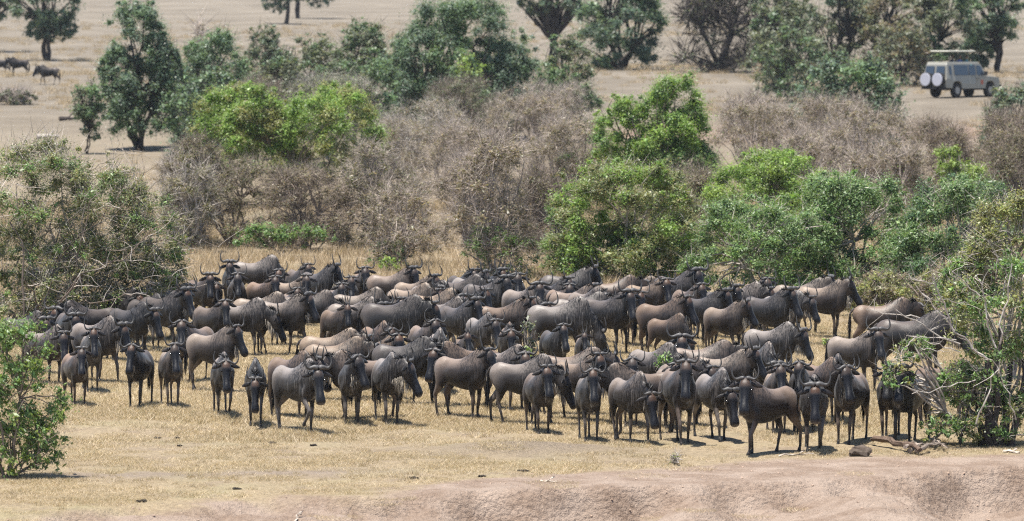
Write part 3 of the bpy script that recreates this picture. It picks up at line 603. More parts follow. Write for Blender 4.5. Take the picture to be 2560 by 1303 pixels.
# (px of trunk, py of ground under trunk, heading, gaze, neck, legs, coat, size, horns, label); headings in the picture: 0 rightwards, 90 away, -90 towards the viewer
G = 'wildebeest massed on the river bank'
HERD = [
 (188, 1003, -72, -85, 'u', 'a', 'b', .90, 'f', 'small brown wildebeest at the near edge of the herd, half behind the leafy front bush'),
 (226, 975, -80, -80, 'u', 'b', 'g', 1.0, 'f', 'pale-bearded wildebeest peering over the back of the small brown one'),
 (238, 953, -32, -48, 'm', 'w', 'g', 1.08, 'm', 'big grey wildebeest striding out from the shade of the tall thicket, head low'),
 (358, 1008, -96, -100, 'u', 'a', 'd', .98, 'f', 'dark brown wildebeest squarely facing out, first of a standing pair near the thicket'),
 (420, 1008, -76, -80, 'u', 'b', 't', .98, 'f', 'pale brown wildebeest facing out, second of a standing pair near the thicket'),
 (530, 975, -16, -42, 'u', 'b', 't', 1.02, 'f', 'tan wildebeest in profile behind the one lifting a foreleg, black tail hanging'),
 (556, 1030, -86, -90, 'm', 'r', 'g', .98, 'f', 'grey wildebeest walking straight out with one bent foreleg, alone in front of the tan profile'),
 (654, 1055, -86, -84, 'l', 'w', 'g', .98, 'm', 'wildebeest coming head-on with head hung low, beside the foremost walker'),
 (728, 1068, -52, -66, 'm', 'r', 'g', 1.05, 'm', 'foremost striding grey wildebeest with a pale beard and a raised forehoof'),
 (752, 1036, -28, -28, 'm', 'a', 'b', 1.0, 'f', 'wildebeest with bristling mane hidden behind the foremost striding one'),
 (862, 1050, -84, -40, 'u', 'a', 'g', 1.0, 'f', 'upright grey wildebeest facing out with head turned aside, black tail between its legs'),
 (908, 1040, -152, -150, 'm', 'b', 'b', .98, 'f', 'brown wildebeest whose rump shows beside the upright grey one'),
 (968, 1050, -84, -22, 'm', 'a', 'g', 1.05, 'm', 'silver-grey wildebeest with head twisted aside and long white beard blown out'),
 (846, 993, 8, -10, 'm', 'b', 't', 1.0, 'f', 'tan wildebeest standing just behind the upright grey one with turned head'),
 (932, 990, -12, -62, 'u', 'b', 't', 1.0, 'f', 'fawn wildebeest with pale brow behind the silver-grey one'),
 (1046, 1006, -4, -22, 'm', 'w', 'd', 1.06, 'm', 'dark maned bull wildebeest stepping out behind the silver-grey one'),
 (1152, 1008, -158, -112, 'm', 'a', 'b', .96, 'f', 'wildebeest with long black face hanging at the rump of the long-bearded brown one'),
 (1156, 1035, -25, -38, 'u', 'a', 'b', 1.0, 'f', 'long-bearded brown wildebeest in three-quarter view near the middle of the front line'),
 (1094, 978, -88, -90, 'l', 'a', 'g', 1.0, 'm', 'wildebeest with lowered grey forehead and hump showing above the dark stepping bull'),
 (1158, 968, -76, -88, 'u', 'b', 'b', .92, 's', 'young wildebeest with straight upright horns and wide ears in mid herd'),
 (1240, 1015, -22, -84, 'm', 'b', 'g', .98, 'f', 'wildebeest looking out from behind the muzzle of the long-bearded brown one'),
 (1305, 1052, -6, -14, 'l', 'w', 'g', 1.03, 'm', 'grey wildebeest in profile with lowered head behind the upright brown one, tail swishing'),
 (1346, 1072, -82, -84, 'u', 'a', 'b', .98, 'f', 'upright brown wildebeest with russet forehead facing out in the middle of the front line'),
 (1420, 1030, 2, -4, 'm', 'b', 'b', 1.0, 'f', 'brown wildebeest seen as a smooth back behind the middle of the front line'),
 (1478, 1046, -32, -62, 'u', 'b', 't', 1.0, 'f', 'pale-backed wildebeest watching from behind the white-bearded one'),
 (1470, 1092, -88, -88, 'u', 'a', 'g', 1.0, 'f', 'white-bearded wildebeest facing squarely out at the near edge of the trampled mound'),
 (1566, 1056, -80, -88, 'u', 'b', 't', .96, 'f', 'buff-browed wildebeest with black face behind the russet-headed grazer'),
 (1573, 1096, -66, -74, 'l', 'w', 'g', .96, 'f', 'russet-headed wildebeest with lowered head and pale horns at the front of the herd'),
 (1602, 1076, 176, 188, 'm', 'a', 'b', 1.0, 'f', 'reddish-brown wildebeest crossing behind the russet-headed one'),
 (1694, 1098, -80, -87, 'u', 'w', 'b', 1.12, 'f', 'broad heavy-bellied brown wildebeest walking straight out of the front line'),
 (1784, 1090, -72, -76, 'l', 'v', 'g', 1.02, 'm', 'wildebeest with white spine ridge and head hung low beside the broad heavy-bellied one'),
 (1918, 1124, -134, -98, 'u', 'w', 'b', 1.04, 'f', 'foremost brown wildebeest standing side-on with head turned to stare, long black tail'),
 (2034, 1118, -86, -86, 'm', 'r', 'g', 1.04, 'm', 'grey wildebeest pacing straight out with black face and bent foreleg near the logs'),
 (2128, 1096, -112, -62, 'u', 'a', 'b', 1.04, 'f', 'tall brown wildebeest behind the pacing grey one, muzzle brushed by green leaves'),
 (2276, 1098, -118, -102, 'u', 'a', 'd', 1.04, 'm', 'dark grey-bearded wildebeest standing right behind the dead log'),
 (2226, 1086, -100, -104, 'u', 'b', 'b', .96, 'f', 'wildebeest half hidden by the dark grey-bearded one behind the dead log'),
 (2362, 1058, -20, -12, 'm', 'a', 'b', 1.0, 'f', 'wildebeest screened by the twigs of the bare-branched shrub'),
 (1946, 1070, -84, -88, 'u', 'b', 't', .98, 'f', 'chestnut-browed wildebeest over the back of the staring side-on one'),
 (1994, 1066, -90, -88, 'u', 'a', 'b', 1.0, 'f', 'black-faced wildebeest between the staring side-on one and the pacing grey one'),
 (2050, 1046, -88, -90, 'l', 'a', 'd', 1.0, 'm', 'dark wildebeest with peaked hump and lowered head behind the pacing grey one'),
 (2078, 1052, -58, -48, 'm', 'b', 'b', .98, 'f', 'wildebeest with drooping horns beside the peaked dark hump'),
 (1800, 1028, -10, -34, 'u', 'b', 't', 1.0, 'm', 'pale tan wildebeest in profile with dark curtain of mane behind the front line'),
 (1762, 1004, 2, 6, 'm', 'a', 'b', .98, 'f', 'brown wildebeest back showing behind the pale tan maned one'),
 (1640, 1018, -28, -30, 'l', 'b', 'g', 1.0, 'm', 'pale grey wildebeest with whitish hump behind a leafy sprig'),
 (1694, 992, -86, -88, 'u', 'a', 'g', 1.0, 'm', 'wildebeest with broad grey horns staring over the whitish hump'),
 (1640, 1064, -78, -84, 'u', 'b', 't', .96, 'f', 'wildebeest with very wide thin horns and buff forehead behind the broad heavy-bellied one'),
 (1706, 1054, -60, -58, 'm', 'a', 'b', .96, 'f', 'ginger-crowned wildebeest directly over the head of the broad heavy-bellied one'),
 (1902, 1016, -78, -80, 'l', 'a', 'g', 1.02, 'm', 'grizzled wildebeest with bowed head and grey hump behind the chestnut-browed one'),
 (2136, 978, -22, -82, 'u', 'b', 't', 1.02, 'm', 'tan wildebeest in profile facing the viewer, standing clear before the tangled shrub'),
 (2280, 952, -6, -10, 'm', 'b', 'd', 1.14, 'm', 'massive dark wildebeest behind the bare white branches'),
 (2206, 882, 24, 24, 'm', 'a', 'b', .98, 'f', 'wildebeest rump and back at the foot of the dark green thicket'),
 (1926, 958, -20, -40, 'm', 'b', 'g', 1.02, 'm', 'grey-brown wildebeest in profile with lowered head and hanging fawn beard'),
 (1812, 892, -26, -30, 'u', 'a', 't', 1.0, 'f', 'tawny wildebeest standing tall in profile with pale beard, mid herd'),
 (1918, 878, -20, -36, 'u', 'b', 'd', 1.10, 'm', 'shaggy dark bull wildebeest next to the tall tawny one'),
 (2056, 842, -10, -18, 'u', 'b', 't', 1.06, 'm', 'pale wildebeest in clean profile with long beard at the back edge by the green thicket'),
 (1990, 832, 2, 18, 'u', 'a', 't', 1.04, 'm', 'wildebeest with raised black-maned head behind the clean pale profile'),
 (1850, 836, -14, -22, 'm', 'a', 'g', 1.0, 'm', 'grey wildebeest with heavy horn boss at the back, under the round green bush'),
 (1756, 868, -20, -40, 'u', 'b', 'd', 1.06, 'm', 'dark wildebeest with flat wide horns beyond the grazing calf'),
 (1668, 902, -22, -30, 'g', 'b', 'b', .84, 's', 'sandy young wildebeest with spike horns, head down to graze'),
 (1640, 892, -26, -28, 'u', 'a', 'b', 1.04, 'f', 'wildebeest with light hump above the grazing sandy youngster'),
 (1530, 884, -42, -66, 'u', 'a', 'd', 1.14, 'm', 'powerful dark bull wildebeest with streaming grey sides and level stare'),
 (1398, 904, -5, -4, 'g', 'b', 'g', 1.16, 'm', 'largest grey wildebeest, arched back in profile, head down grazing'),
 (1384, 952, -76, -86, 'u', 'a', 'd', .96, 'f', 'dark wildebeest facing out in front of the large arched grazer, beside a sapling'),
 (1456, 944, -86, -86, 'u', 'b', 'b', .76, 's', 'calf with tiny horns and spread ears under the large arched grazer'),
 (1450, 866, 8, 10, 'm', 'b', 'g', 1.0, 'f', 'pale bare back of a wildebeest beyond the large arched grazer'),
 (1618, 826, -42, -82, 'u', 'a', 't', .98, 'f', 'wildebeest with bright russet crown at the back of the herd below the leafy bush'),
 (1690, 824, -46, -60, 'u', 'b', 'd', 1.16, 'm', 'black-faced bull wildebeest with thick boss at the rear beside the russet-crowned one'),
 (1584, 812, 10, 20, 'm', 'b', 't', .98, 'f', 'buff wildebeest back in the rearmost rank below the leafy bush'),
 (1528, 822, 14, 36, 'm', 'a', 'b', 1.0, 'f', 'brown wildebeest looking away with ragged dark mane in the rearmost rank'),
 (1440, 846, -40, -38, 'u', 'a', 'b', 1.0, 'm', 'brown slab-sided wildebeest with knobbed horn boss near the rear'),
 (1418, 808, 0, -22, 'u', 'b', 'd', 1.12, 'm', 'rearmost dark bull wildebeest rising highest against the green bush'),
 (1308, 848, -46, -74, 'u', 'a', 'g', 1.04, 'm', 'wide-horned wildebeest with brown-patched face in the middle rear'),
 (1346, 828, -32, -62, 'u', 'b', 'd', 1.02, 'm', 'wildebeest directly behind the wide-horned one, only horns and ear clear'),
 (1258, 894, -10, -22, 'u', 'b', 'b', 1.06, 'm', 'rusty-rumped wildebeest with sharp hump near the grazing bull'),
 (1316, 876, -34, -52, 'm', 'a', 'b', .98, 'm', 'wildebeest with curled horns and reddish cheek beyond the rusty-rumped one'),
 (1214, 836, -40, -72, 'u', 'a', 'd', 1.08, 'm', 'dark solemn wildebeest with deep horns and black blaze at the rear centre'),
 (1202, 916, -62, -72, 'm', 'b', 'g', .96, 'f', 'slender wildebeest with thin lyre horns at the flank of the rusty-rumped one'),
 (1146, 900, -60, -60, 'u', 'a', 'd', 1.10, 'm', 'heavy bull wildebeest with rounded grey boss beside the black-maned giant'),
 (984, 908, -12, -36, 'm', 'b', 'd', 1.18, 'm', 'black-maned giant wildebeest with pale streaked shoulder in profile'),
 (1110, 884, -30, -44, 'm', 'a', 'g', 1.0, 'm', 'wildebeest with grizzled mane behind the head of the black-maned giant'),
 (1084, 856, -5, -42, 'm', 'b', 't', 1.04, 'm', 'cream-backed wildebeest with dark withers fringe above the black-maned giant'),
 (1026, 838, -10, -46, 'm', 'a', 't', 1.0, 'f', 'fawn wildebeest squeezed behind the cream-backed one'),
 (974, 880, -58, -66, 'u', 'b', 'b', .94, 'f', 'ginger-faced wildebeest peeping over the rump of the black-maned giant'),
 (896, 860, -5, -4, 'l', 'b', 't', 1.04, 'f', 'long tan wildebeest with stooped head near the rear'),
 (976, 800, 4, -40, 'u', 'b', 'b', 1.06, 'm', 'brown wildebeest in profile by the small dry shrub at the rear edge'),
 (1046, 816, -20, -46, 'u', 'a', 't', .98, 'm', 'wildebeest with buff blaze just beyond the rear profile by the dry shrub'),
 (1078, 830, -42, -150, 'm', 'b', 'g', 1.0, 'm', 'wildebeest tossing its grey-horned head back over its shoulder'),
 (1140, 822, -10, -22, 'm', 'b', 'd', 1.04, 'm', 'charcoal wildebeest side among the dense rear cluster below the upright twigs'),
 (1142, 802, -60, -64, 'u', 'a', 'd', 1.0, 'm', 'rearmost charcoal wildebeest head below the upright twigs'),
 (1184, 808, -30, -36, 'u', 'a', 'g', 1.0, 'm', 'wildebeest horns and brow beside the solemn dark one at the rear'),
 (872, 812, -80, -86, 'u', 'a', 't', .98, 'f', 'slim tan wildebeest facing out with dark face, by the green tuft at the rear'),
 (906, 792, -82, -80, 'u', 'b', 'b', 1.0, 'f', 'wildebeest behind the slim tan one, ears spread against the grass'),
 (796, 802, -30, -30, 'u', 'a', 'd', 1.12, 'm', 'dark bull wildebeest with white beard tip in the rear rank'),
 (746, 776, -70, -74, 'u', 'b', 'b', .98, 'f', 'wildebeest with crossed-looking horns at the very back before the tall grass'),
 (726, 812, -20, -82, 'u', 'b', 't', 1.0, 'f', 'honey-coloured wildebeest with russet poll in the rear rank'),
 (728, 842, -66, -70, 'u', 'a', 'b', .94, 'f', 'narrow-faced wildebeest before the honey-coloured one'),
 (766, 862, 0, -4, 'l', 'b', 'b', 1.0, 'f', 'rounded brown wildebeest hump above the classic bearded profile'),
 (650, 814, -60, -84, 'u', 'a', 'b', .98, 'f', 'sandy-browed wildebeest with one horn raised clear in the rear rank'),
 (640, 768, 0, 0, 'g', 'b', 'g', 1.06, 'm', 'hump of a grazing wildebeest alone at the very rear in the grass'),
 (592, 812, -84, -86, 'u', 'b', 't', 1.0, 'f', 'cream-browed wildebeest facing out in the rear rank near the thicket'),
 (578, 786, -88, -82, 'u', 'a', 'd', 1.08, 'm', 'wildebeest with the widest sweeping horns behind the cream-browed one'),
 (546, 812, -76, -80, 'm', 'a', 'b', .96, 'f', 'long-faced brown wildebeest between the cream-browed and the upright black-faced one'),
 (484, 816, -56, -86, 'u', 'a', 'b', 1.04, 'm', 'upright black-faced wildebeest under the outstretched bare twig'),
 (428, 812, -62, -66, 'u', 'b', 'd', 1.0, 'm', 'wildebeest face among the drooping thicket twigs at the rear'),
 (418, 878, -22, -42, 'u', 'b', 'd', 1.12, 'm', 'nearly black bull wildebeest in the thicket shade'),
 (488, 950, -112, -96, 'u', 'a', 'b', .98, 'f', 'wildebeest with bluish face and upcurved horns before the nearly black bull'),
 (524, 886, -30, -80, 'u', 'a', 'b', 1.0, 'f', 'brown wildebeest with hairy hump gazing out beside the nearly black bull'),
 (602, 886, -10, 10, 'l', 'b', 'g', 1.0, 'm', 'grey wildebeest with head turned away and white beard tuft'),
 (732, 888, -12, -24, 'u', 'w', 't', 1.06, 'm', 'classic bearded wildebeest in full profile with black mane, mid herd'),
 (820, 892, -62, -90, 'u', 'a', 'b', .94, 's', 'wildebeest with long straight horns at the nose of the classic profile'),
 (884, 884, -5, -50, 'm', 'b', 'g', 1.02, 'm', 'ash-grey humped wildebeest beyond the straight-horned one'),
 (826, 976, -4, -30, 'm', 'b', 't', 1.0, 'f', 'light brown wildebeest with cream throat standing in the gap behind the front walkers'),
 (652, 862, 2, -8, 'l', 'a', 't', .96, 'f', 'sandy wildebeest bending low between taller neighbours left of the classic profile'),
 (318, 902, -24, -50, 'm', 'a', 'd', 1.06, 'm', 'wildebeest in deep shade under the near skirt of the tall thicket'),
 (236, 898, -150, -120, 'm', 'b', 'd', 1.0, 'm', 'shadowed wildebeest well inside the tall thicket'),
 (58, 928, -20, -60, 'm', 'b', 'd', 1.0, 'm', 'wildebeest behind the top of the leafy front bush, outermost of the herd'),
 (112, 958, -40, -80, 'm', 'a', 'g', .98, 'f', 'wildebeest between the leafy front bush and the tall thicket'),
 (366, 868, -30, -60, 'm', 'a', 'd', 1.0, 'm', 'wildebeest deep among the thicket branches beside the nearly black bull'),
 (1230, 800, -60, -70, 'u', 'a', 'd', 1.0, 'm', 'horns and forehead of a wildebeest just behind the solemn dark one'),
 (1290, 812, -80, -84, 'u', 'b', 'b', .98, 'f', 'brown wildebeest peeping between the solemn dark one and the wide-horned one'),
 (1390, 838, -70, -80, 'u', 'a', 'b', .96, 'f', 'narrow wildebeest face wedged beside the brown slab-sided one'),
 (1500, 850, -50, -60, 'm', 'b', 'g', 1.0, 'f', 'grey wildebeest shoulder behind the powerful dark bull'),
 (1580, 862, -75, -80, 'u', 'a', 'b', .98, 'f', 'wildebeest face between the powerful dark bull and the light-humped one'),
 (1720, 846, -70, -76, 'u', 'a', 'b', 1.0, 'f', 'wildebeest looking over the back of the flat-horned dark one'),
 (1800, 842, -60, -66, 'u', 'b', 'd', 1.0, 'm', 'dark wildebeest face beside the heavy-bossed grey one at the back'),
 (1900, 826, -70, -74, 'u', 'a', 'b', 1.0, 'f', 'rear wildebeest peering past the shaggy dark bull'),
 (1960, 856, -40, -50, 'm', 'b', 'g', 1.0, 'm', 'grey wildebeest between the shaggy dark bull and the clean pale profile'),
 (690, 792, -80, -84, 'u', 'a', 'b', .98, 'f', 'rear wildebeest between the honey-coloured one and the sandy-browed one'),
 (842, 836, -78, -84, 'u', 'b', 'b', .96, 'f', 'wildebeest wedged before the white-beard-tipped dark bull'),
 (1180, 866, -66, -72, 'u', 'a', 'd', 1.02, 'm', 'black wildebeest face above the rounded grey boss'),
 (1270, 946, -80, -86, 'm', 'a', 'b', .96, 'f', 'wildebeest standing in the dark gap below the rusty-rumped one'),
 (1060, 944, -70, -76, 'u', 'b', 'b', .96, 'f', 'wildebeest face under the belly line of the black-maned giant'),
 (940, 946, -60, -66, 'm', 'a', 'b', .98, 'f', 'wildebeest in the gap between the black-maned giant and the fawn one'),
 (440, 846, -60, -70, 'u', 'a', 'd', 1.0, 'm', 'dark wildebeest directly behind the nearly black bull'),
 (300, 852, -40, -60, 'm', 'b', 'd', 1.0, 'm', 'dark wildebeest barely seen through the thicket leaves'),
 (170, 910, -70, -80, 'm', 'a', 'd', 1.0, 'm', 'dark wildebeest at the foot of the thicket stems'),
]
FARH = [
 (122, 212, 178, 'w', 'd', 'foremost dark wildebeest walking over the far plain past the flat-topped tree'),
 (47, 190, 180, 'b', 'd', 'second dark wildebeest filing over the far plain'),
 (0, 188, 182, 'w', 'd', 'dark wildebeest on the far plain cut by the picture edge'),
 (294, 160, 176, 'b', 'd', 'wildebeest on the far plain half hidden by the tall hazy tree'),
]
def rel_yaw(h, g, step):
    d = (g - h + 180) % 360 - 180; d = max(-80, min(80, d)); return int(round(d / step) * step)
def put(px, base, heading, gaze, st, lg, coat, size, horn, label, fine, group, parts=True):
    rr = np.random.default_rng(int(px * 7 + size * 1000))
    if -40 < heading < 30: heading -= 20
    elif heading > 150: heading += 18
    if lg in 'ab' : lg = str(rr.choice(list('abce')))
    if horn == 'm': horn = str(rr.choice(['m', 'w', 'm', 'n']))
    elif horn == 'f': horn = str(rr.choice(['f', 'n', 'e', 'f']))
    heading += rr.uniform(-7, 7)
    yw = rel_yaw(heading, gaze, 20 if fine else 30)
    mir = yw < 0
    me, hv, mane, beard, tail = wildebeest_meshes(st, abs(yw), lg, horn, fine)
    o = bpy.data.objects.new('wildebeest', me); COL.objects.link(o)
    o.location = base; o.rotation_euler = (0, 0, math.radians(heading)); sx, sy = rr.uniform(.90, 1.00), rr.uniform(.80, .94); size *= rr.uniform(.97, 1.03); o.scale = (size * sx, -size * sy if mir else size * sy, size)
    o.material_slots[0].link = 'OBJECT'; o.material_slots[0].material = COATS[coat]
    if parts:
        for nm, m_ in (('horn', hv[0]), ('horn', hv[1]), ('mane', mane), ('beard', beard), ('tail', tail)):
            c = bpy.data.objects.new(nm, m_); COL.objects.link(c); c.parent = o
    tag(o, label, 'wildebeest', group); return o
def build_herd():
    pos = []
    for r in HERD:
        pos.append(ground_px(r[0], r[1] + (9 if r[1] > 985 else 3))[:2])
    pos = np.array(pos); hd = np.radians([r[2] - 20 if -40 < r[2] < 30 else (r[2] + 18 if r[2] > 150 else r[2]) for r in HERD]); sz = np.array([r[7] for r in HERD])
    ax = np.stack([np.cos(hd), np.sin(hd)], 1)
    P0 = pos.copy()
    offs = np.array([-.5, -.2, .1, .4, .68]); rad = .25
    for it in range(90):
        mv = np.zeros(len(pos)); mx = np.zeros(len(pos))
        S_ = pos[:, None, :] + (offs[None, :, None] * sz[:, None, None]) * ax[:, None, :]
        for i in range(len(pos)):
            dd = np.linalg.norm(pos - pos[i], axis=1)
            for j in np.nonzero((dd < 2.6) & (np.arange(len(pos)) > i))[0]:
                D = S_[i][:, None] - S_[j][None]; q = np.sqrt((D ** 2).sum(-1)); a = np.unravel_index(np.argmin(q), q.shape); pen = rad * (sz[i] + sz[j]) * .96 - q[a]
                if pen > 0:
                    s_ = 1 if pos[i, 1] > pos[j, 1] else -1
                    mv[i] += s_ * pen * (.5 if s_ > 0 else .12); mv[j] -= s_ * pen * (.12 if s_ > 0 else .5)
                    sx = np.sign(D[a][0]) or 1; mx[i] += sx * pen * .08; mx[j] -= sx * pen * .08
        mv = np.clip(mv, -.15, .15); pos[:, 1] += mv; pos[:, 0] *= 1 + mv / pos[:, 1]; pos[:, 0] += np.clip(mx, -.04, .04)
        pos[:, 1] += (P0[:, 1] - pos[:, 1]) * .03
    z = H(pos[:, 0], pos[:, 1])
    for r, p, zz in zip(HERD, pos, z):
        px, py, h, g, st, lg, coat, size, horn, label = r
        put(px, (p[0], p[1], zz - .008), h, g, st, lg, coat, size, horn, label, py > 985, G)
    for px, py, h, lg, coat, label in FARH:
        p = ground_px(px, py); put(px, p, h, h, 'm', lg, coat, .95, 'm', label, False, 'wildebeest on the far plain')
build_herd()
print('variants', len(_cache), 'tris', sum(len(v[0].polygons) * 2 for v in _cache.values()))
# ------------------------------------------------------------------ trees and bushes
GREENS = {
    'bright': [(.175, .290, .060), (.212, .330, .075), (.128, .225, .050), (.262, .345, .105)],
    'dusty':  [(.201, .220, .104), (.244, .254, .128), (.152, .181, .076), (.299, .271, .152), (.128, .183, .067)],
    'faded':  [(.127, .195, .130), (.159, .224, .151), (.104, .164, .114), (.176, .215, .163)],  # far grey-green foliage, distance haze mixed into the leaf colour
    'fadedmid': [(.146, .226, .120), (.180, .258, .138), (.120, .190, .106)],  # brighter far green, again with haze put into the colour
    'lime':   [(.216, .300, .074), (.252, .336, .091), (.168, .252, .060)],
    'mid':    [(.132, .230, .073), (.173, .277, .089), (.101, .182, .062), (.223, .304, .115)],
    'dark':   [(.086, .153, .075), (.114, .189, .088), (.068, .122, .062)],
    'glossy': [(.122, .208, .078), (.165, .258, .100), (.090, .162, .064), (.240, .312, .150)],
    'olive':  [(.225, .250, .090), (.269, .288, .112), (.163, .200, .073), (.312, .294, .135)],
    'greygreen': [(.172, .198, .129), (.213, .230, .159), (.132, .159, .101)],
    'dry':    [(.19, .19, .10), (.275, .222, .172), (.330, .272, .215), (.220, .175, .135), (.245, .222, .142), (.200, .186, .110)],
    'drygreen': [(.235, .205, .145), (.195, .190, .102), (.150, .170, .075), (.275, .235, .172)],
}
TWIG = {'grey': (.325, .288, .252), 'brown': (.200, .162, .135), 'dark': (.050, .043, .040), 'white': (.46, .42, .37), 'mauve': (.315, .266, .230)}
SC = 'scrub behind the herd'; FT = 'hazy trees on the far plain'
def unit(r, n):
    v = r.normal(size=(n, 3)); return v / np.linalg.norm(v, axis=1)[:, None]
def leaves(r, C, out, length, width, cols, tint, quad, up=0.35, droop=0.0, inner=None):
    """C (n,3) centres, out (n,3) outward directions"""
    n = len(C)
    nm = unit(r, n) * .85 + out * .45 + np.array([0, 0, .85]); nm /= np.linalg.norm(nm, axis=1)[:, None] + 1e-9
    d = np.cross(nm, unit(r, n) + np.array([0, 0, -droop])); d /= np.linalg.norm(d, axis=1)[:, None] + 1e-9
    if droop: d = d + np.array([0, 0, -droop * .7]); d /= np.linalg.norm(d, axis=1)[:, None] + 1e-9
    s = np.cross(d, nm); s /= np.linalg.norm(s, axis=1)[:, None] + 1e-9
    big = 1.0 if inner is None else np.where(inner, 1.8, 1.0)
    Ln = length * r.uniform(.6, 1.35, (n, 1)) * big; Wd = width * r.uniform(.6, 1.3, (n, 1)) * big
    cc = np.asarray(cols)[r.integers(0, len(cols), n)] * r.lognormal(0, .20, (n, 1)) * tint[:, None]
    if quad:
        V = np.stack([C - d * Ln / 2, C + s * Wd / 2 - d * Ln * .05, C + d * Ln / 2, C - s * Wd / 2 - d * Ln * .05], 1); k = 4
    else:
        V = np.stack([C - d * Ln / 2 + s * Wd / 2, C + d * Ln / 2, C - d * Ln / 2 - s * Wd / 2], 1); k = 3
    return V.reshape(-1, 3), np.arange(n * k).reshape(-1, k), np.repeat(cc, k, 0)
def curve(a, b, r, n=6, sag=.12, up=.25):
    a = np.asarray(a, float); b = np.asarray(b, float); t = np.linspace(0, 1, n)[:, None]; ln = np.linalg.norm(b - a)
    c = (a + b) / 2 + np.array([0, 0, up * ln]) * .5 + r.normal(size=3) * sag * ln
    P = (1 - t) ** 2 * a + 2 * t * (1 - t) * c + t ** 2 * b
    P[1:-1] += r.normal(size=(n - 2, 3)) * ln * .022; return P
def plant(name, label, cat, group, px, Y, crowns, nleaf, pal, lsize, seed, twig='grey', ntwig=1500, twlen=.45, stems=8, trunk_r=.06, lump=.36, nl=26, quad=False,
          pal2=None, base=None, tw_w=.012, stem_flare=.35, trunk_h=0.0, hollow=.45, tleaf=None, droop=0.0, extra=None, shell=.30, cover=3.4, skirt=None, fuzz=.55, grow=None):
    """crowns: list of (x0, x1, ytop, ybot, share) in photo pixels at distance Y"""
    r = np.random.default_rng(seed)
    b0 = np.array([at_y(px, 500, Y)[0], Y, 0.0]) if base is None else np.asarray(base, float); b0[2] = Hs(b0[0], b0[1])
    root = empty(name, b0); tag(root, label, cat, group)
    LV, LF, LC, nn = [], {}, [], 0
    tb = Buf(); lumps = []
    tot = sum(c[4] for c in crowns)
    for ci, (x0, x1, yt, yb, sh, *pp) in enumerate(crowns):
        gw = grow if grow else (1.22 if group == FT and px > 1600 else 1.15 if group == FT and px > 240 else 1.06); xm, xh = (x0 + x1) / 2, (x1 - x0) / 2 * gw; x0, x1 = xm - xh, xm + xh
        A = at_y(x0, yt, Y); Bp = at_y(x1, yb, Y); cx_, rx = (A[0] + Bp[0]) / 2, abs(Bp[0] - A[0]) / 2; zt, zb = A[2], Bp[2]; rz = (zt - zb) / 2; ry = max(.5, min(rx, rz * 1.6) * .85) if rx > rz * 1.2 else rx * .85
        gz = Hs(cx_, Y)
        if ci == 0 and (skirt if skirt is not None else (group == FT and not trunk_h)): zb = gz + .05
        zb = max(zb, gz + min(.1, .2 * (zt - gz))); rz = (zt - zb) / 2
        lr0 = lump * min(rx, rz); k = max(6, int(cover * rx * rz * 4 / (3.14 * lr0 * lr0)))
        dome = not trunk_h
        for q in range(int(k * 1.18)):
            shoot = q >= k
            rho = math.sqrt(r.uniform()) * (.97 if not shoot else .9); an = r.uniform(0, 2 * math.pi); ux, uy = rho * math.cos(an), rho * math.sin(an)
            lr = lr0 * r.uniform(.65, 1.3); hgt = math.sqrt(max(0, 1 - rho ** (3.2 if not trunk_h else 2)))
            top = .70 + .36 * vnoise(ux * 3.1 + seed, uy * 3.1, seed + ci)
            if dome: zz = zb + (zt - zb) * min(1, hgt + .05) * (top if r.uniform() < .42 else r.uniform(.02, top))
            else: zz = zb + rz + rz * hgt * (r.uniform(.55, 1) * top if r.uniform() < .62 else -r.uniform(.1, .9))
            sw = .84 + .30 * vnoise(zz * 1.1 + seed * 3, np.sign(ux) * 5.0 + ci, seed + 3)
            if shoot: lr *= .45; zz = zb + (zt - zb) * min(1.06, (hgt * (top + r.uniform(.05, .22)))); zz = min(zz, zt + .1)
            c = np.array([cx_ + ux * (rx - lr * .55) * float(sw), Y + uy * ry, zz if shoot else min(zz, zt - lr * .55)])
            lumps.append((c, lr, pp[0] if pp else pal))
    ztop = max(l[0][2] + l[1] for l in lumps) + .15
    lr2 = np.array([l[1] ** 2 for l in lumps]); cnt = r.multinomial(nleaf, lr2 / lr2.sum())
    for (c, lr, pl), m in zip(lumps, cnt):
        if m < 1: continue
        m = max(1, int(m * r.uniform(.65, 1.35))); d = unit(r, m); rad = lr * (shell + (1.08 - shell) * r.uniform(0, 1, (m, 1)) ** .7)
        # uneven lump: push by direction noise
        rad *= .82 + .4 * vnoise(d[:, 0] * 2.2 + c[0] * 3, d[:, 2] * 2.2 + d[:, 1] * 1.7, seed)[:, None]
        gs = r.uniform(0, 1, (m, 1)) < fuzz; rad = np.where(gs, np.abs(r.normal(0, .72, (m, 1))) * lr, rad)
        C = c + d * rad * np.array([1, 1, .85]); C[:, 2] = np.where(C[:, 2] > ztop, ztop - (C[:, 2] - ztop) * .3, C[:, 2]); g = b0[2] + .01; kz = C[:, 2] > g; C, d, inn = C[kz], d[kz], (rad[kz] < lr * .62)
        cols = GREENS[pl if pal2 is None or r.uniform() < .68 else pal2]
        t = np.full(len(C), r.lognormal(0, .13))
        V, F, K = leaves(r, C, d, lsize[0], lsize[1], cols, t, quad, droop=droop, inner=inn)
        LV.append(V); LF.setdefault(F.shape[1], []).append(F + nn); LC.append(K); nn += len(V)
    # sparse dead leaves
    V = np.concatenate(LV); K = np.concatenate(LC)
    me = mesh_np('foliage', V - b0, [np.concatenate(v) for v in LF.values()], {'Col': np.hstack([K, np.ones((len(K), 1))])})
    # limbs reach every lump
    tc = np.array(TWIG[twig]); forks = []
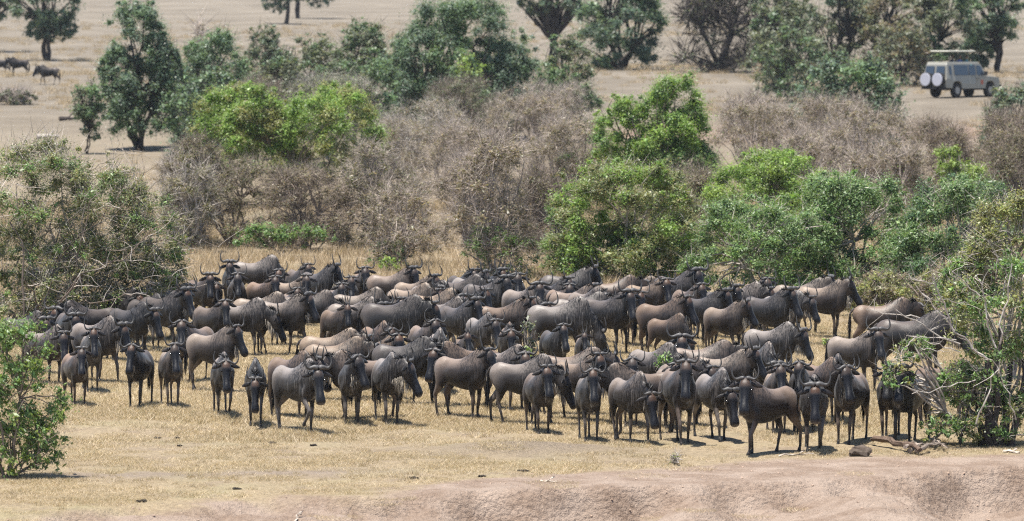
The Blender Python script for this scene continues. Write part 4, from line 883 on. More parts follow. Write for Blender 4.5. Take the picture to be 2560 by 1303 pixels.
    for q in range(stems):
        an = r.uniform(0, 2 * math.pi); rr = stem_flare * trunk_r * 3 * r.uniform(0, 1); s0 = b0 + np.array([math.cos(an) * rr, math.sin(an) * rr, -.05]); l = lumps[int(r.integers(len(lumps)))]
        if trunk_h: s1 = b0 + np.array([r.normal() * .12, r.normal() * .12, trunk_h])
        else: s1 = s0 + (l[0] - s0) * r.uniform(.35, .6)
        P = curve(s0, s1, r, 6, .07, .12); R = np.linspace(trunk_r, trunk_r * .55, 6) * r.uniform(.7, 1.2); tb.tube(P, R, 6, tc * r.uniform(.75, 1.2)); forks.append(s1)
    for li in r.permutation(len(lumps))[:60]:
        c, lr, pl = lumps[li]
        f = forks[int(np.argmin([np.linalg.norm(c - q) * r.uniform(.7, 1.3) for q in forks]))]
        tb.tube(curve(f, c + r.normal(size=3) * lr * .3, r, 6), np.linspace(trunk_r * .5, .008, 6), 4, tc * r.uniform(.7, 1.25))
    if extra is not None: extra(tb, r, tc)
    # fine twigs
    if ntwig:
        ids = r.choice(len(lumps), ntwig, p=lr2 / lr2.sum()); c = np.array([lumps[i][0] for i in ids]); lr = np.array([lumps[i][1] for i in ids])[:, None]
        d = unit(r, ntwig); d[:, 2] += .25; s = c + d * lr * r.uniform(0, .85, (ntwig, 1)); dr = d + unit(r, ntwig) * .7; dr /= np.linalg.norm(dr, axis=1)[:, None]
        ln = twlen * r.uniform(.4, 1.3, (ntwig, 1)); sd = np.cross(dr, unit(r, ntwig)); sd /= np.linalg.norm(sd, axis=1)[:, None]; w = tw_w * r.uniform(.6, 1.4, (ntwig, 1)) / 2
        mid = s + dr * ln * .5 + r.normal(size=(ntwig, 3)) * .05 * ln
        TV = np.stack([s - sd * w, s + sd * w, s + dr * ln], 1).reshape(-1, 3); i0 = np.arange(ntwig)[:, None] * 3
        kz = TV.reshape(-1, 3, 3)[:, :, 2].min(1) > b0[2]
        tb.add(TV, [(i0 + np.array([[0, 1, 2]]))[kz]], np.repeat(tc * r.lognormal(0, .25, (ntwig, 1)), 3, 0))
    tm = Buf(); tm.V = [np.concatenate(tb.V) - b0]; tm.C = tb.C; tm.F = tb.F
    treeish = cat == 'tree'
    link('trunk' if treeish else 'stem', tm.mesh('limbs'), M_twig, root); link('crown' if treeish else 'foliage', me, M_leaf, root)
    return root
def dens(x0, x1, y0, y1, Y, lw, k): # leaves needed to fill a box of photo pixels k times over
    s = FPX / Y; return int((x1 - x0) / s * (y1 - y0) / s * k / (lw[0] * lw[1] * .5))
def bush(label, Y, crowns, pal, lw, k, seed, cat='bush', group=SC, name='bush', px=None, **kw):
    n = sum(dens(c[0], c[1], c[2], c[3], Y, lw, k) for c in crowns)
    if px is None: px = (crowns[0][0] + crowns[0][1]) / 2
    return plant(name, label, cat, group, px, Y, crowns, n, pal, lw, seed, **kw)
def build_scrub():
    # dense green bushes right behind the herd
    g = dict(ntwig=1800, nl=34, lump=.22, cover=4.5, skirt=True)
    bush('round grey-green bush with yellowish top behind the middle of the herd', 132, [(1365, 1790, 412, 712, 4), (1400, 1760, 560, 716, 1.8, 'mid')], 'dusty', (.066, .033), 3.9, 11, pal2='bright', twig='grey', **g)
    bush('dark glossy bush with dense small leaves beside the round grey-green one', 122, [(1715, 2120, 500, 766, 3)], 'glossy', (.060, .034), 3.6, 12, pal2='mid', **g)
    bush('tallest dark glossy bush above the pale profile wildebeest', 124, [(1950, 2310, 440, 762, 3)], 'glossy', (.060, .034), 3.6, 13, pal2='mid', **g)
    bush('dark glossy bush running in behind the bare-branched shrub', 122, [(2200, 2560, 448, 785, 3)], 'glossy', (.060, .034), 3.6, 14, pal2='dark', **g)
    bush('low ragged bush with brownish gaps at the foot of the glossy bushes', 117, [(2100, 2420, 680, 810, 1)], 'olive', (.07, .035), 2.8, 15, twig='brown', ntwig=2200, nl=24, lump=.42, pal2='dry')
    bush('yellow-green feathery bush rising behind the dark glossy ones', 140, [(1755, 2115, 388, 660, 3), (1870, 2000, 370, 480, .6)], 'bright', (.068, .030), 3.9, 16, pal2='lime', **g)
    bush('lush leaning green tree with a dome top and side lobe', 165, [(1555, 1800, 192, 440, 3), (1465, 1660, 245, 420, 2), (1530, 1815, 330, 540, 2.2, 'mid')], 'bright', (.075, .042), 3.4, 17, cat='tree', name='leafy_tree', trunk_r=.10, ntwig=2000, nl=40, lump=.24, twig='brown', pal2='mid', px=1660)
    bush('broad bright green canopy spreading over dry brush', 176, [(450, 770, 225, 440, 3), (670, 970, 215, 450, 3), (540, 720, 212, 340, 1)], 'bright', (.080, .042), 3.6, 18, cat='tree', name='leafy_tree', trunk_r=.10, ntwig=2400, nl=46, lump=.26, twig='brown', pal2='olive', px=720, stems=10)
    # dry scrub
    d = dict(ntwig=9800, twlen=.50, nl=30, lump=.30, hollow=.25, shell=.1, tw_w=.0105, stems=12)
    bush('dense grey-brown thornbush under the bright green canopy', 150, [(440, 720, 395, 612, 3), (440, 560, 345, 480, .8)], 'drygreen', (.055, .032), 1.08, 21, twig='brown', **d)
    bush('dark-hearted grey thornbush with pale trunks under the green canopy', 148, [(640, 900, 415, 612, 3)], 'dry', (.055, .032), 0.88, 22, twig='brown', **d)
    bush('tangled thornbush with faded green tips right of the green canopy', 149, [(820, 1090, 400, 620, 3), (860, 1000, 360, 470, 1, 'drygreen')], 'drygreen', (.055, .032), 0.96, 23, twig='mauve', **d)
    bush('small dry shrub with bare fanned twigs at the rear edge of the herd', 138, [(900, 1105, 475, 640, 3), (915, 1040, 600, 668, .6, 'mid')], 'dry', (.055, .034), 0.79, 24, twig='mauve', **dict(d, ntwig=3600, twlen=.5))
    bush('upright brown twiggy shrub with a green skirt behind the rear rank', 132, [(1130, 1340, 350, 640, 3), (1140, 1350, 560, 706, 2, 'mid')], 'dry', (.060, .034), 0.88, 25, twig='mauve', **dict(d, ntwig=5200, twlen=.7))
    bush('leafless mauve brush mass beyond the upright twiggy shrub', 172, [(1030, 1310, 310, 540, 3)], 'dry', (.055, .032), 0.7, 26, twig='mauve', **d)
    bush('greyish dry brush in front of the lush leaning tree', 170, [(1290, 1560, 290, 520, 3), (1370, 1480, 380, 480, .6, 'mid')], 'dry', (.055, .032), 0.79, 27, twig='mauve', **d)
    bush('pale dead brush with silvery sticks below the big hazy tree', 190, [(940, 1220, 255, 430, 3)], 'dry', (.055, .032), 0.7, 28, twig='grey', **d)
    bush('second pale dead brush below the big hazy tree', 194, [(1180, 1490, 225, 400, 3)], 'dry', (.055, .032), 0.7, 29, twig='mauve', **d)
    bush('wide leafless brush mass beside the lush leaning tree', 180, [(1770, 2060, 255, 470, 3)], 'dry', (.055, .032), 0.73, 30, twig='mauve', **d)
    bush('wide leafless brush mass below the flat acacia', 176, [(2010, 2310, 268, 490, 3)], 'dry', (.055, .032), 0.73, 31, twig='mauve', **d)
    bush('brown leafless brush mass below the safari vehicle', 172, [(2250, 2480, 300, 500, 3)], 'dry', (.055, .032), 0.73, 32, twig='brown', **d)
    bush('tawny dry bush with scattered dead leaves at the picture edge', 160, [(2430, 2640, 320, 620, 3)], 'drygreen', (.055, .032), 1.05, 33, twig='brown', **d)
    bush('fresh lime sapling leaning out of the dry brush', 158, [(2335, 2405, 365, 450, 1), (2360, 2480, 410, 510, 1.6)], 'lime', (.085, .045), 2.98, 34, name='sapling_bush', ntwig=300, nl=18, lump=.5, px=2420, trunk_r=.03, stems=4)
    bush('faded olive bush filling the gap beside the tall thicket', 147, [(395, 560, 400, 625, 2)], 'drygreen', (.055, .032), 1.22, 35, twig='grey', **dict(d, ntwig=4500))
    bush('low green weeds along the foot of the dry brush', 145, [(560, 860, 560, 616, 1)], 'mid', (.07, .045), 1.75, 36, ntwig=300, nl=30, lump=.7, twig='brown', stems=10, trunk_r=.015)
    bush('bushy green clump between the round bush and the dry brush', 136, [(1340, 1440, 520, 690, 1)], 'mid', (.075, .042), 2.98, 37, ntwig=900, nl=18, lump=.42)
    e = dict(d, ntwig=8000)
    for k, (lab, Y, cr, pal, tw, kk) in enumerate([
        ('grey brush in the gap between the tall thicket and the canopy brush', 152, [(380, 540, 380, 600, 1)], 'dry', 'grey', .9),
        ('brown brush knitted behind the upright twiggy shrub', 150, [(1080, 1260, 400, 610, 1)], 'dry', 'mauve', .9),
        ('olive-tinged brush beside the round grey-green bush', 146, [(1260, 1420, 430, 640, 1)], 'drygreen', 'brown', 1.1),
        ('greenish brush filling in under the lush leaning tree', 142, [(1600, 1830, 430, 660, 1)], 'drygreen', 'brown', 1.4),
        ('mauve brush behind the yellow-green feathery bush', 166, [(1900, 2150, 340, 520, 1)], 'dry', 'mauve', .9),
        ('mauve brush mounting above the tallest glossy bush', 162, [(2090, 2330, 350, 560, 1)], 'dry', 'mauve', .9),
        ('brown brush beside the fresh lime sapling', 165, [(2440, 2620, 280, 500, 1)], 'dry', 'brown', .9),
        ('pinkish brush at the edge of the track below the flat acacia', 196, [(1940, 2200, 240, 380, 1)], 'dry', 'mauve', .8),
        ('thin brush straggling along the track beside the lush leaning tree', 200, [(1780, 1960, 235, 360, 1)], 'dry', 'mauve', .6),
        ('grey brush spilling below the pale green acacia', 196, [(920, 1060, 300, 450, 1)], 'dry', 'grey', .8),
        ('dark brush under the biggest hazy tree', 206, [(1040, 1260, 200, 330, 1)], 'greygreen', 'brown', 1.2),
        ('grey-green brush between the rounded hazy tree and the canopy', 200, [(560, 720, 200, 330, 1)], 'greygreen', 'brown', 1.2),
        ('grey-green brush under the loose acacias', 208, [(700, 960, 190, 330, 1)], 'greygreen', 'grey', 1.2),
        ('dusty brush at the foot of the hazy bush by the track', 198, [(1300, 1480, 220, 340, 1)], 'greygreen', 'mauve', 1.0)]):
        bush(lab, Y, cr, pal, (.058, .034), kk, 300 + k, twig=tw, **e)
def build_far():
    f = dict(ntwig=1200, twlen=.7, nl=30, lump=.22, tw_w=.025, twig='dark', fuzz=.9)
    L2 = (.105, .055)
    bush('tall hazy green tree with forked dark trunk beside the open plain', 222, [(262, 440, 12, 335, 4), (245, 350, 120, 300, 1.2), (380, 470, 120, 310, 1.2)], 'faded', L2, 4.15, 41, 'tree', FT, 'hazy_tree', px=348, trunk_r=.16, stems=5, skirt=False, pal2='fadedmid', **f)
    bush('rounded hazy green tree joined to the tall forked one', 226, [(425, 645, 80, 300, 3), (420, 560, 200, 340, 1)], 'fadedmid', L2, 3.94, 42, 'tree', FT, 'hazy_tree', px=500, trunk_r=.14, stems=5, pal2='faded', **f)
    bush('slim sapling tree standing alone on the plain', 218, [(172, 262, 200, 310, 2), (190, 270, 250, 360, 1)], 'fadedmid', (.14, .07), 1.93, 43, 'tree', FT, 'sapling_tree', px=220, trunk_r=.05, stems=2, trunk_h=1.2, pal2='greygreen', ntwig=500, twlen=.5, nl=18, lump=.38, tw_w=.025, twig='dark')
    bush('loose feathery acacia with grey gaps near the rounded tree', 240, [(600, 720, 70, 260, 2), (640, 760, 120, 280, 2)], 'greygreen', L2, 2.07, 44, 'tree', FT, 'acacia_tree', px=660, trunk_r=.12, stems=4, pal2='faded', **f)
    bush('second loose acacia above the bright green canopy', 236, [(720, 860, 90, 270, 2), (700, 850, 180, 290, 1)], 'greygreen', L2, 2.19, 45, 'tree', FT, 'acacia_tree', px=780, trunk_r=.12, stems=4, pal2='fadedmid', **f)
    bush('pale green acacia touching the big hazy tree', 238, [(830, 980, 50, 280, 3)], 'fadedmid', L2, 2.62, 46, 'tree', FT, 'acacia_tree', px=900, trunk_r=.12, stems=4, pal2='greygreen', **f)
    bush('biggest hazy dark green tree with layered crown', 228, [(985, 1320, 0, 210, 4), (945, 1130, 60, 270, 2), (1150, 1350, 80, 280, 2)], 'faded', L2, 4.38, 47, 'tree', FT, 'hazy_tree', px=1130, trunk_r=.24, stems=6, pal2='fadedmid', ntwig=1400, twlen=.7, nl=56, lump=.22, tw_w=.03, twig='dark')
    bush('yellow-green young tree in front of the biggest hazy tree', 208, [(1125, 1225, 138, 245, 1)], 'lime', (.13, .06), 1.57, 48, 'tree', FT, 'sapling_tree', px=1170, trunk_r=.05, stems=3, pal2='fadedmid', ntwig=200, nl=16, lump=.4, twig='dark')
    bush('hazy bush stepping down from the biggest tree to the track', 226, [(1330, 1500, 95, 290, 2)], 'fadedmid', L2, 2.84, 49, 'bush', FT, 'hazy_bush', pal2='greygreen', **f)
    bush('distant tree with dark forked trunk above the track', 330, [(1290, 1470, -60, 62, 2)], 'faded', (.18, .10), 5.04, 50, 'tree', FT, 'hazy_tree', px=1386, trunk_r=.32, stems=3, trunk_h=2.2, pal2='greygreen', **f)
    bush('wide blue-green tree reaching the ground by the track', 305, [(1440, 1665, -70, 125, 3)], 'faded', (.17, .09), 5.04, 51, 'tree', FT, 'hazy_tree', px=1560, trunk_r=.2, stems=6, pal2='fadedmid', **f)
    bush('bare dark-limbed tree with hardly any leaves', 300, [(1690, 1920, -40, 130, 3)], 'greygreen', (.18, .1), 0.5, 52, 'tree', FT, 'bare_tree', px=1800, trunk_r=.24, stems=9, ntwig=3500, twlen=1.6, nl=26, lump=.4, tw_w=.06, twig='dark')
    bush('grey-green tree beside the bare dark-limbed one', 292, [(1880, 2040, -30, 160, 3)], 'greygreen', (.16, .09), 3.36, 53, 'tree', FT, 'hazy_tree', px=1960, trunk_r=.16, stems=5, pal2='fadedmid', **f)
    bush('leafy grey tree in the middle of the far thicket', 300, [(2020, 2190, -60, 170, 3)], 'greygreen', (.16, .09), 3.36, 54, 'tree', FT, 'hazy_tree', px=2110, trunk_r=.16, stems=5, pal2='faded', **f)
    bush('mauve-grey brushy tree behind the flat acacia', 298, [(2150, 2300, -20, 190, 3)], 'dry', (.16, .09), 2.8, 55, 'tree', FT, 'hazy_tree', px=2220, trunk_r=.16, stems=5, pal2='greygreen', **f)
    bush('silvery tree right behind the safari vehicle', 304, [(2260, 2420, -70, 190, 3)], 'greygreen', (.16, .09), 3.5, 56, 'tree', FT, 'hazy_tree', px=2340, trunk_r=.2, stems=5, pal2='fadedmid', **f)
    bush('dark leafy tree with straight trunk past the bonnet of the vehicle', 310, [(2390, 2545, -60, 130, 3), (2400, 2480, 90, 190, 1)], 'faded', (.16, .09), 5.31, 57, 'tree', FT, 'hazy_tree', px=2492, trunk_r=.22, stems=3, trunk_h=2, pal2='fadedmid', **f)
    bush('low flat-crowned acacia between the vehicle and the brush', 214, [(1975, 2250, 140, 250, 3), (2080, 2240, 190, 285, 1.3)], 'faded', (.14, .07), 3.32, 58, 'tree', FT, 'acacia_tree', px=2150, trunk_r=.12, stems=4, pal2='fadedmid', **dict(f, nl=36, lump=.3))
    bush('small hazy green bush between the bare tree and the flat acacia', 268, [(1910, 1990, 110, 200, 1)], 'fadedmid', (.16, .09), 2.62, 59, 'bush', FT, 'hazy_bush', **dict(f, ntwig=200, nl=14))
    bush('dark bush cut by the picture edge below the vehicle', 206, [(2450, 2640, 215, 345, 2)], 'faded', (.14, .08), 2.62, 60, 'bush', FT, 'hazy_bush', pal2='greygreen', **f)
    bush('flat-topped shade tree on the open plain beside the walking wildebeest', 352, [(15, 195, -70, 100, 3), (60, 190, 40, 110, 1)], 'faded', (.20, .11), 3.5, 61, 'tree', FT, 'shade_tree', px=120, trunk_r=.26, stems=2, trunk_h=2.6, **dict(f, nl=36))
    bush('shade tree crown cut by the picture corner', 372, [(-90, 60, -60, 60, 3)], 'faded', (.20, .11), 3.5, 62, 'tree', FT, 'shade_tree', px=-20, trunk_r=.26, stems=2, trunk_h=2.6, **f)
    bush('nearer of two slender plain trees with bare lower trunk', 440, [(650, 780, -80, 12, 2), (655, 720, -20, 35, .6)], 'faded', (.22, .12), 2.62, 63, 'tree', FT, 'shade_tree', px=716, trunk_r=.24, stems=2, trunk_h=3.2, **f)
    bush('farther of two slender plain trees with bare lower trunk', 470, [(720, 850, -80, 24, 2)], 'faded', (.22, .12), 2.62, 64, 'tree', FT, 'shade_tree', px=746, trunk_r=.24, stems=2, trunk_h=3.4, **f)
    bush('low grey bush on the plain near the picture edge', 262, [(-20, 100, 228, 305, 2)], 'greygreen', (.14, .08), 1.93, 65, 'bush', FT, 'hazy_bush', twig='mauve', ntwig=1500, twlen=.6, nl=20, lump=.45, tw_w=.03)
    bush('low hazy bush filling in under the rounded hazy tree', 214, [(415, 640, 175, 335, 3)], 'fadedmid', (.12, .065), 2.6, 67, 'bush', FT, 'hazy_bush', pal2='faded', **f)
    bush('low grey hazy bush under the loose feathery acacia', 212, [(610, 800, 140, 305, 3)], 'greygreen', (.12, .065), 2.0, 68, 'bush', FT, 'hazy_bush', pal2='fadedmid', **f)
    bush('low hazy bush under the pale green acacia', 214, [(770, 1010, 130, 310, 3)], 'fadedmid', (.12, .065), 2.6, 69, 'bush', FT, 'hazy_bush', pal2='greygreen', **f)
    bush('hazy bush tucked behind the flat acacia', 262, [(1890, 2080, 60, 190, 3)], 'greygreen', (.14, .08), 2.2, 70, 'bush', FT, 'hazy_bush', pal2='fadedmid', **f)
    bush('hazy brush along the track behind the spare wheels', 282, [(2180, 2330, 60, 205, 3)], 'greygreen', (.14, .08), 2.2, 75, 'bush', FT, 'hazy_bush', pal2='dry', **f)
    bush('dead upright sticks between the tall hazy trees', 268, [(470, 535, 40, 120, 1)], 'dry', (.12, .07), 0.26, 66, 'bush', FT, 'dead_bush', twig='mauve', ntwig=260, twlen=1.2, nl=8, lump=.5, tw_w=.05)
build_scrub(); build_far()
# ------------------------------------------------------------------ near bushes
def build_near():
    NB = 'bushes framing the herd'
    # tall thicket
    def limbs(tb, r, tc):
        Y = 108.0
        for (x0, y0), (x1, y1), w in [((90, 800), (300, 640), .05), ((300, 640), (545, 618), .022), ((120, 780), (420, 560), .04), ((140, 800), (250, 480), .045), ((60, 790), (40, 460), .05), ((250, 560), (340, 420), .02), ((330, 500), (470, 420), .015),
                                      ((200, 760), (430, 690), .035), ((400, 660), (480, 720), .015), ((60, 760), (170, 620), .04), ((170, 620), (300, 520), .022), ((220, 430), (330, 380), .012), ((300, 560), (200, 520), .02), ((10, 720), (150, 560), .04),
                                      ((150, 780), (330, 740), .04), ((100, 830), (60, 700), .06), ((110, 830), (200, 690), .06), ((60, 850), (130, 700), .05), ((280, 420), (300, 360), .010), ((320, 470), (400, 400), .012), ((180, 700), (330, 620), .03)]:
            a = at_y(x0, y0, Y + r.normal() * .6); b = at_y(x1, y1, Y - 1.2 + r.normal() * .6); w *= .6; P = curve(a, b, r, 9, .06, .1); tb.tube(P, np.linspace(w, w * .35, 9), 6, np.array(TWIG['brown']) * r.uniform(.4, 1.1))
            for q in range(6):
                p = P[int(r.integers(3, 9))]; e = p + unit(r, 1)[0] * r.uniform(.4, .9) * np.array([1, .6, .8]); tb.tube(curve(p, e, r, 5, .1, .1), np.linspace(w * .35, .004, 5), 4, np.array(TWIG['grey']) * r.uniform(.6, 1.5))
    plant('thicket_bush', 'tall olive thicket with tangled grey branches overhanging the edge of the herd', 'bush', NB, 70, 108.5,
          [(-80, 240, 345, 640, 3.2), (120, 390, 395, 640, 2.4), (250, 470, 470, 720, 2.0), (-60, 330, 560, 800, 2.2), (330, 480, 620, 800, .9), (-80, 300, 660, 860, 1.6), (220, 460, 640, 780, 1.2)],
          78000, 'dusty', (.052, .026), 71, twig='grey', ntwig=13000, twlen=.5, stems=14, trunk_r=.06, lump=.26, nl=90, quad=False, pal2='mid', tw_w=.011, stem_flare=1.4, hollow=.3, shell=.1, extra=limbs, droop=.5)
    # leafy front bush
    def limbs2(tb, r, tc):
        Y = 74.2
        for (x0, y0), (x1, y1), w in [((20, 1215), (60, 1000), .03), ((30, 1215), (150, 1080), .018), ((15, 1210), (-30, 950), .03), ((60, 1050), (180, 1180), .008), ((50, 1000), (170, 1010), .008), ((40, 940), (120, 820), .012), ((20, 1000), (150, 900), .012), ((30, 1190), (170, 1150), .008)]:
            P = curve(at_y(x0, y0, Y), at_y(x1, y1, Y - .3), r, 8, .06, .15); tb.tube(P, np.linspace(w, w * .3, 8), 5, np.array(TWIG['brown']) * r.uniform(.5, 1.1))
    plant('leafy_bush', 'leafy green front bush with drooping leaves at the near corner of the bank', 'bush', NB, 12, 74.4,
          [(-70, 140, 795, 970, 1.8), (-40, 165, 900, 1080, 1.5), (40, 180, 1000, 1140, 1), (-60, 110, 1060, 1190, 1.1), (60, 160, 1120, 1205, .4)],
          7000, 'mid', (.070, .026), 72, twig='brown', ntwig=1300, twlen=.32, stems=9, trunk_r=.022, lump=.34, nl=52, quad=True, pal2='lime', tw_w=.007, hollow=.25, shell=.1, extra=limbs2, droop=1.0)
    # bare-branched shrub
    def limbs3(tb, r, tc):
        Y = 80.0; wht = np.array(TWIG['white'])
        for (x0, y0), (x1, y1), w in [((2480, 1125), (2470, 900), .09), ((2510, 1130), (2520, 880), .08), ((2450, 1120), (2420, 930), .05), ((2530, 1125), (2560, 900), .07), ((2490, 1120), (2500, 820), .06), ((2400, 1110), (2440, 960), .03)]:
            P = curve(at_y(x0, y0, Y), at_y(x1, y1, Y + r.normal() * .3), r, 8, .03, .05); tb.tube(P, np.linspace(w, w * .6, 8), 8, np.array(TWIG['dark']) * r.uniform(.6, 1.3))
        for (x0, y0), (x1, y1), w in [((2470, 900), (2385, 830), .025), ((2385, 830), (2335, 695), .020), ((2335, 705), (2328, 665), .009), ((2338, 710), (2278, 698), .011), ((2385, 830), (2290, 715), .014), ((2400, 860), (2240, 775), .018), ((2300, 795), (2165, 775), .012),
                                      ((2390, 850), (2270, 840), .012), ((2290, 842), (2240, 895), .011), ((2490, 870), (2440, 690), .018), ((2450, 740), (2380, 680), .012), ((2500, 860), (2530, 660), .018), ((2440, 950), (2280, 985), .012), ((2320, 690), (2330, 640), .008), ((2420, 760), (2330, 750), .009),
                                      ((2440, 1060), (2500, 900), .016), ((2300, 870), (2360, 880), .010), ((2290, 890), (2230, 900), .008), ((2540, 1050), (2480, 900), .013), ((2520, 700), (2470, 600), .012), ((2400, 880), (2310, 850), .012)]:
            P = curve(at_y(x0, y0, Y - .5), at_y(x1, y1, Y - .8), r, 8, .03, .04); tb.tube(P, np.linspace(w, w * .55, 8), 6, wht * r.uniform(.6, 1.1))
            for q in range(4):
                p = P[int(r.integers(2, 8))]; e = p + unit(r, 1)[0] * r.uniform(.2, .5) * np.array([1, .5, .9]); tb.tube(curve(p, e, r, 5, .08, .05), np.linspace(w * .4, .003, 5), 4, wht * r.uniform(.4, 1.0))
    plant('branched_shrub', 'shrub with bare white branches and a cluster of dark stems beside the dead log', 'bush', NB, 2490, 80.2,
          [(2440, 2620, 640, 860, 1.8), (2330, 2480, 700, 850, .8), (2380, 2600, 840, 1060, 2.0), (2340, 2460, 900, 1010, .9), (2290, 2420, 1030, 1110, .7), (2195, 2290, 905, 965, .45), (2400, 2600, 985, 1130, 1.8), (2240, 2330, 840, 900, .15)],
          15500, 'mid', (.062, .026), 73, twig='grey', ntwig=2600, twlen=.35, stems=8, trunk_r=.05, lump=.42, nl=80, quad=True, pal2='olive', tw_w=.007, hollow=.2, shell=.1, extra=limbs3, droop=.7)
    plant('olive_bush', 'dusty olive bush behind the bare-branched shrub at the picture edge', 'bush', NB, 2530, 96,
          [(2420, 2640, 480, 760, 3), (2330, 2500, 640, 820, 1.4)], 20000, 'olive', (.065, .03), 74, twig='grey', ntwig=3500, twlen=.4, stems=8, trunk_r=.05, lump=.28, nl=46, quad=True, pal2='mid', tw_w=.01, hollow=.3, shell=.2, droop=.4)
    # small plants among the herd
    def small(label, px, Y, crowns, n, pal, ls, seed, **kw):
        plant('seedling_plant', label, 'plant', 'small green plants among the herd', px, Y, crowns, n, pal, ls, seed, **dict(dict(twig='grey', ntwig=60, twlen=.2, stems=4, trunk_r=.012, lump=.55, nl=10, quad=True, tw_w=.008), **kw))
    p = ground_px(1325, 955)[1]; small('pale leafed sapling in front of the large arched grazer', 1325, p, [(1300, 1352, 800, 890, 2), (1310, 1345, 880, 945, 1)], 260, 'greygreen', (.075, .04), 81)
    p = ground_px(1322, 972)[1]; small('bright yellow-green tuft at the foot of the pale sapling', 1318, p, [(1306, 1334, 872, 912, 1)], 90, 'lime', (.09, .05), 82)
    p = ground_px(1655, 1040)[1]; small('leafy sprig standing before the pale grey wildebeest', 1655, p, [(1635, 1685, 885, 940, 2)], 160, 'mid', (.07, .035), 83)
    p = ground_px(2065, 872)[1]; small('bright green tuft on the straw before the clean pale profile', 2066, p, [(2055, 2078, 848, 872, 1)], 80, 'lime', (.08, .045), 84)
    p = ground_px(965, 690)[1]; small('bright green tuft under the small dry shrub', 970, p, [(945, 1000, 640, 690, 1)], 260, 'lime', (.09, .05), 85)
    p = ground_px(1690, 1160)[1]; small('dark weed at the edge of the bare earth', 1690, p, [(1668, 1710, 1134, 1164, 1)], 40, 'olive', (.06, .018), 86)
    p = ground_px(1130, 1060)[1]
build_near()

